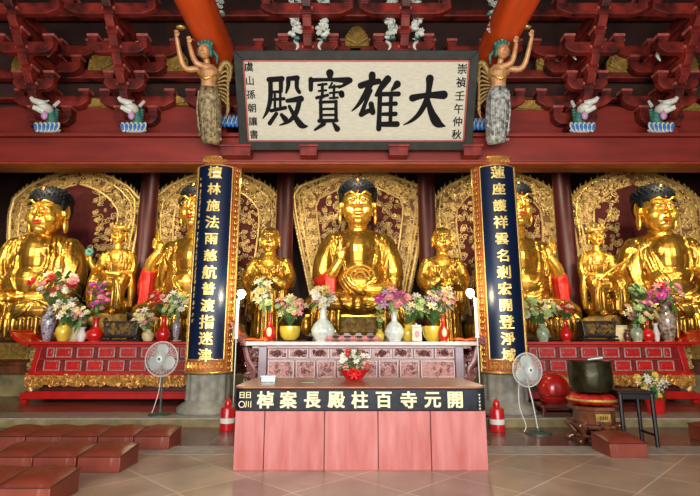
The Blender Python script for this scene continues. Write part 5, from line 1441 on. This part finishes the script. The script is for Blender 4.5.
# ------------------------------------------------------------------ bronze bowl on its stand
def big_bowl():
    D = 7.75; o = W(592.5, 400, D); q = ppm(592, 390, D); z0 = W(592, 393, D).z; z1 = W(592, 361, D-.0).z; r = 20.5*q; h = z1-z0
    root = thing('bronze_bowl', 'big dark bronze singing bowl resting on a round red cushion', 'bowl', (o.x, D, z0))
    MB().lathe([(r*.55, 0), (r*.85, h*.07), (r*.98, h*.30), (r*1.0, h*.6), (r*.96, h*.92), (r*1.0, h), (r*.95, h), (r*.90, h*.9), (r*.9, h*.4), (r*.4, h*.1), (0, h*.1)], seg=48).build('bowl', M['bronze'], root, smooth=True)
    mm = MB(); mm.tube([(-.02, 0, h+.02), (.2, -.02, h+.05)], [.018, .03], 10); props(mm.build('striker', M['steel'], smooth=True, loc=(o.x, D, z0)), 'pale metal striker laid across the bronze bowl rim', 'striker')
    cz = z0-.0
    c = thing('round_cushion', 'round red and gold cushion under the bronze bowl', 'cushion', (o.x, D, cz-.175))
    b = MB(); n = 10
    for j in range(n): a = 2*PI*j/n; b.ell((r*.72*math.cos(a), r*.72*math.sin(a), .09), (r*.42, r*.42, .085), seg=14)
    b.lathe([(0, .02), (r*.8, .02), (r*.8, .15), (0, .16)], seg=24)
    b.sculpt('pad', M['red_sleeve'], c, voxel=.012, it=3)
    k = MB(); k.tube([(r*1.13*math.cos(2*PI*j/40), r*1.13*math.sin(2*PI*j/40), .09) for j in range(41)], .02, 8); k.build('gold_cord', M['gold_trim'], c, smooth=True)
    st = thing('bowl_stand', 'carved brown wooden stand with curved legs carrying the bronze bowl', 'stand', (o.x, D, 0)); H = cz-.175
    t = MB()
    oct_ = lambda rr: [(rr*math.cos(PI/8+PI/4*j), rr*math.sin(PI/8+PI/4*j)) for j in range(8)]
    t.prism(oct_(r*1.15), H-.05, H, axis='Z'); t.prism(oct_(r*.92), H-.26, H-.05, axis='Z'); t.prism(oct_(r*1.12), H-.30, H-.26, axis='Z'); t.build('top', M['brown_wood'], st, bevel=.008)
    p = MB(); p.box((0, -r*.87, H-.155), (r*.7, .02, .11)); p.build('carved_panel', M['gold_dim'], st, bevel=.004)
    pp = MB()
    for j in range(5): pp.box((-r*.16+r*.08*j, -r*.9, H-.155), (.012, .012, .05))
    pp.build('panel_relief', M['black_wood'], p and st.children[-1], bevel=0)
    for j in range(6):
        a = PI/6+2*PI*j/6; ca, sa = math.cos(a), math.sin(a); l = MB()
        l.tube(cr([(r*.85*ca, r*.85*sa, H-.30), (r*1.18*ca, r*1.18*sa, H*.48), (r*.85*ca, r*.85*sa, H*.22), (r*1.15*ca, r*1.15*sa, .05)], 6), [.06, .055, .04, .035, .05], 10); l.ell((r*1.17*ca, r*1.17*sa, .04), .05, seg=10)
        l.build('leg', M['brown_wood'], st, smooth=True)
    MB().lathe([(r*.9, .07), (r*1.02, .10), (r*.9, .13), (r*.7, .10), (r*.9, .07)], seg=24).build('stretcher_ring', M['brown_wood'], st, smooth=True)
big_bowl()
# ------------------------------------------------------------------ wooden fish on a rack
def muyu():
    D = 9.42; o = W(553.5, 389, D); q = ppm(553, 389, D); r = 15*q
    root = thing('wooden_fish_drum', 'round glossy red wooden fish drum behind the right standing fan', 'wooden fish drum', (o.x, D, o.z))
    b = MB(); b.ell((0, 0, 0), (r, r*.9, r*1.06), seg=36); b.ell((-r*.3, -r*.25, r*.75), (r*.45, r*.35, r*.3), seg=16)
    b.sculpt('body', M['red_altar'], root, voxel=.02, it=3)
    m = MB(); m.tube([(r*.96*math.cos(a), -r*.89*math.sin(a)-.004, -r*.35) for a in [PI*j/20 for j in range(21)]], .014, 6); m.build('mouth_slit', M['dark_red'], root, smooth=True)
    st = thing('drum_rack', 'low dark red wooden rack carrying the wooden fish drum', 'rack', (o.x+.05, D, ZD)); H = o.z-r*1.0-ZD
    t = MB(); t.box((0, 0, H), (.8, .6, .05)); t.box((0, 0, H+.03), (.5, .4, .03)); t.build('top', M['dark_red'], st, bevel=.01)
    t = MB(); t.lathe([(.22, H+.045), (.26, H+.09), (.22, H+.10)], (-.05, 0, 0), seg=24); t.build('cushion_ring', M['red_sleeve'], st, smooth=True)
    for sx in (-1, 1):
        for sy in (-1, 1): MB().box((sx*.36, sy*.26, H/2), (.05, .05, H)).build('leg', M['dark_red'], st, bevel=.006)
    for zz in (.1, H*.55):
        k = MB()
        for sy in (-1, 1): k.box((0, sy*.26, zz), (.7, .03, .04))
        for sx in (-1, 1): k.box((sx*.36, 0, zz), (.03, .5, .04))
        k.build('stretcher', M['dark_red'], st, bevel=.004)
muyu()
# ------------------------------------------------------------------ black table
def tea_table():
    D = 7.35; x0, x1 = W(620, 390, D).x, W(653, 390, D).x; H = W(640, 391, D).z
    cx = (x0+x1)/2; w_ = (x1-x0); root = thing('tea_table', 'tall narrow black wooden table right of the bronze bowl', 'table', (cx, D+.22, 0), rz=R(-4))
    MB().box((0, 0, H-.02), (w_+.06, .52, .04)).build('table_top', M['black_wood'], root, bevel=.01)
    a = MB()
    for sy in (-1, 1): a.box((0, sy*.21, H-.08), (w_-.02, .02, .08))
    for sx in (-1, 1): a.box((sx*(w_/2-.03), 0, H-.08), (.02, .42, .08))
    a.build('apron', M['black_wood'], root, bevel=.004)
    for sx in (-1, 1):
        for sy in (-1, 1): MB().tube([(sx*(w_/2-.02), sy*.21, H-.04), (sx*(w_/2-.015), sy*.215, 0)], [.034, .028], 8).build('leg', M['black_wood'], root, smooth=True)
    b = MB()
    for sx in (-1, 1): b.box((sx*(w_/2-.02), 0, .16), (.025, .42, .035))
    b.build('stretcher', M['black_wood'], root, bevel=.004)
tea_table()
# ------------------------------------------------------------------ pot of white and yellow flowers on the step
def floor_pot():
    D = 9.62; o = W(655, 405, D); q = ppm(655, 400, D); root = thing('flower_pot', 'red pot of white and yellow lilies standing on the step before the right altar', 'flower pot', (o.x, D, ZD))
    MB().lathe([(.14, 0), (.15, .02), (.18, .24), (.19, .25), (.165, .25), (.15, .2), (0, .2)], seg=24).build('pot', M['red_can'], root, smooth=True)
    bouquet(root, (0, 0, .22), (-.02, -.02, .55), (14*q, 10*q), [('white', L_), ('cream', L_), ('yellow', Dd), ('white', Rr), ('yellow', Rr)], 24, 4.2*q, 41, 'leaf', 40)
    f = MB()
    for a in (-25, -12, -3, 8, 18): leafy(f, (-.1, 0, .55), (math.sin(R(a))-.1, 0, math.cos(R(a))), .36, .03)
    f.build('tall_leaf', M['leaf'], root, smooth=True, fix=False)
floor_pot()
# ------------------------------------------------------------------ red canisters beside the long table
def canister(px, label):
    D = 8.72 if px < 300 else 8.6; o = W(px, 420, D); q = ppm(px, 420, D); root = thing('red_canister', label, 'canister', (o.x, D, 0)); r = 7.2*q
    MB().lathe([(r*.96, 0), (r, .02), (r, .36), (r*.9, .38), (r*.4, .385), (0, .39)], seg=28).build('body', M['red_can'], root, smooth=True)
    MB().lathe([(r*1.01, .12), (r*1.012, .125), (r*1.012, .20), (r*1.01, .205)], seg=28).build('white_label', M['white'], root, smooth=True)
    t = MB(); t.lathe([(r*.42, .385), (r*.46, .40), (r*.46, .47), (r*.3, .50), (r*.2, .53), (0, .53)], seg=18); t.build('cap', M['red_can'], root, smooth=True)
canister(227.5, 'red canister with a white label between the left column and the long table')
canister(497, 'red canister with a white label between the right column and the long table')
# ------------------------------------------------------------------ kneelers
def kneeler():
    root = thing('kneeler', 'x', 'kneeler')
    w_, d, h0, h1 = .50, .50, .205, .262; n = 12; vs = []; fs = []
    for i in range(n+1):
        for j in range(n+1):
            u, v = i/n*2-1, j/n*2-1
            z = h0+(h1-h0)*(v+1)/2-.02+.055*(1-abs(u)**3)*(1-abs(v)**3)-.012*(max(abs(u), abs(v)) > .99)
            vs.append((u*w_/2, v*d/2, z))
    N = len(vs)
    for i in range(n):
        for j in range(n): a = i*(n+1)+j; fs.append((a, a+n+1, a+n+2, a+1))
    ring = [i*(n+1) for i in range(n+1)]+[n*(n+1)+j for j in range(1, n+1)]+[i*(n+1)+n for i in range(n-1, -1, -1)]+[j for j in range(n-1, 0, -1)]
    for k in ring: vs.append((vs[k][0], vs[k][1], 0.0))
    m = len(ring)
    for k in range(m): fs.append((ring[k], ring[(k+1) % m], N+(k+1) % m, N+k))
    fs.append(tuple(N+k for k in range(m)))
    MB().add(vs, fs).build('padded_body', M['cushion'], root, smooth=True, bevel=.008)
    p = MB(); P = [vs[k] for k in ring]+[vs[ring[0]]]; p.tube([(x*1.004, y*1.004, z) for x, y, z in P], .007, 6); p.build('piping', M['cushion_pipe'], root, smooth=True)
    return root
kp = kneeler(); used = [False]
def put_k(x, y, label, rz=0, g='red kneelers in rows on the left'):
    o = kp if not used[0] else copy_tree(kp)
    used[0] = True; o.location = (x, y, 0); o.rotation_euler = (0, 0, rz); o['label'] = label
    if g: o['group'] = g
    elif 'group' in o: del o['group']
rk = random.Random(4)
ordn = ['right end', 'second from the right end', 'third from the right end', 'fourth from the right end', 'fifth from the right end', 'sixth from the right end']
for rowi, (Y, xr, n, nm) in enumerate(((7.2, -2.56, 5, 'back row'), (5.97, -2.68, 3, 'middle row'), (4.75, -2.76, 2, 'front row'))):
    for k in range(n):
        put_k(xr-.25-.515*k, Y+.25+rk.uniform(-.01, .01), 'dark red padded kneeler, %s of the %s' % (ordn[k], nm) if not (rowi == 0 and k == 0) else 'dark red padded kneeler, right end of the back row, near the left fan', rk.uniform(-.008, .008))
put_k(3.68, 6.97, 'orange red padded kneeler on the floor in front of the black table', 0, None)
put_k(5.6, 7.75, 'dark red padded kneeler cut by the right edge of the picture', 0, None)
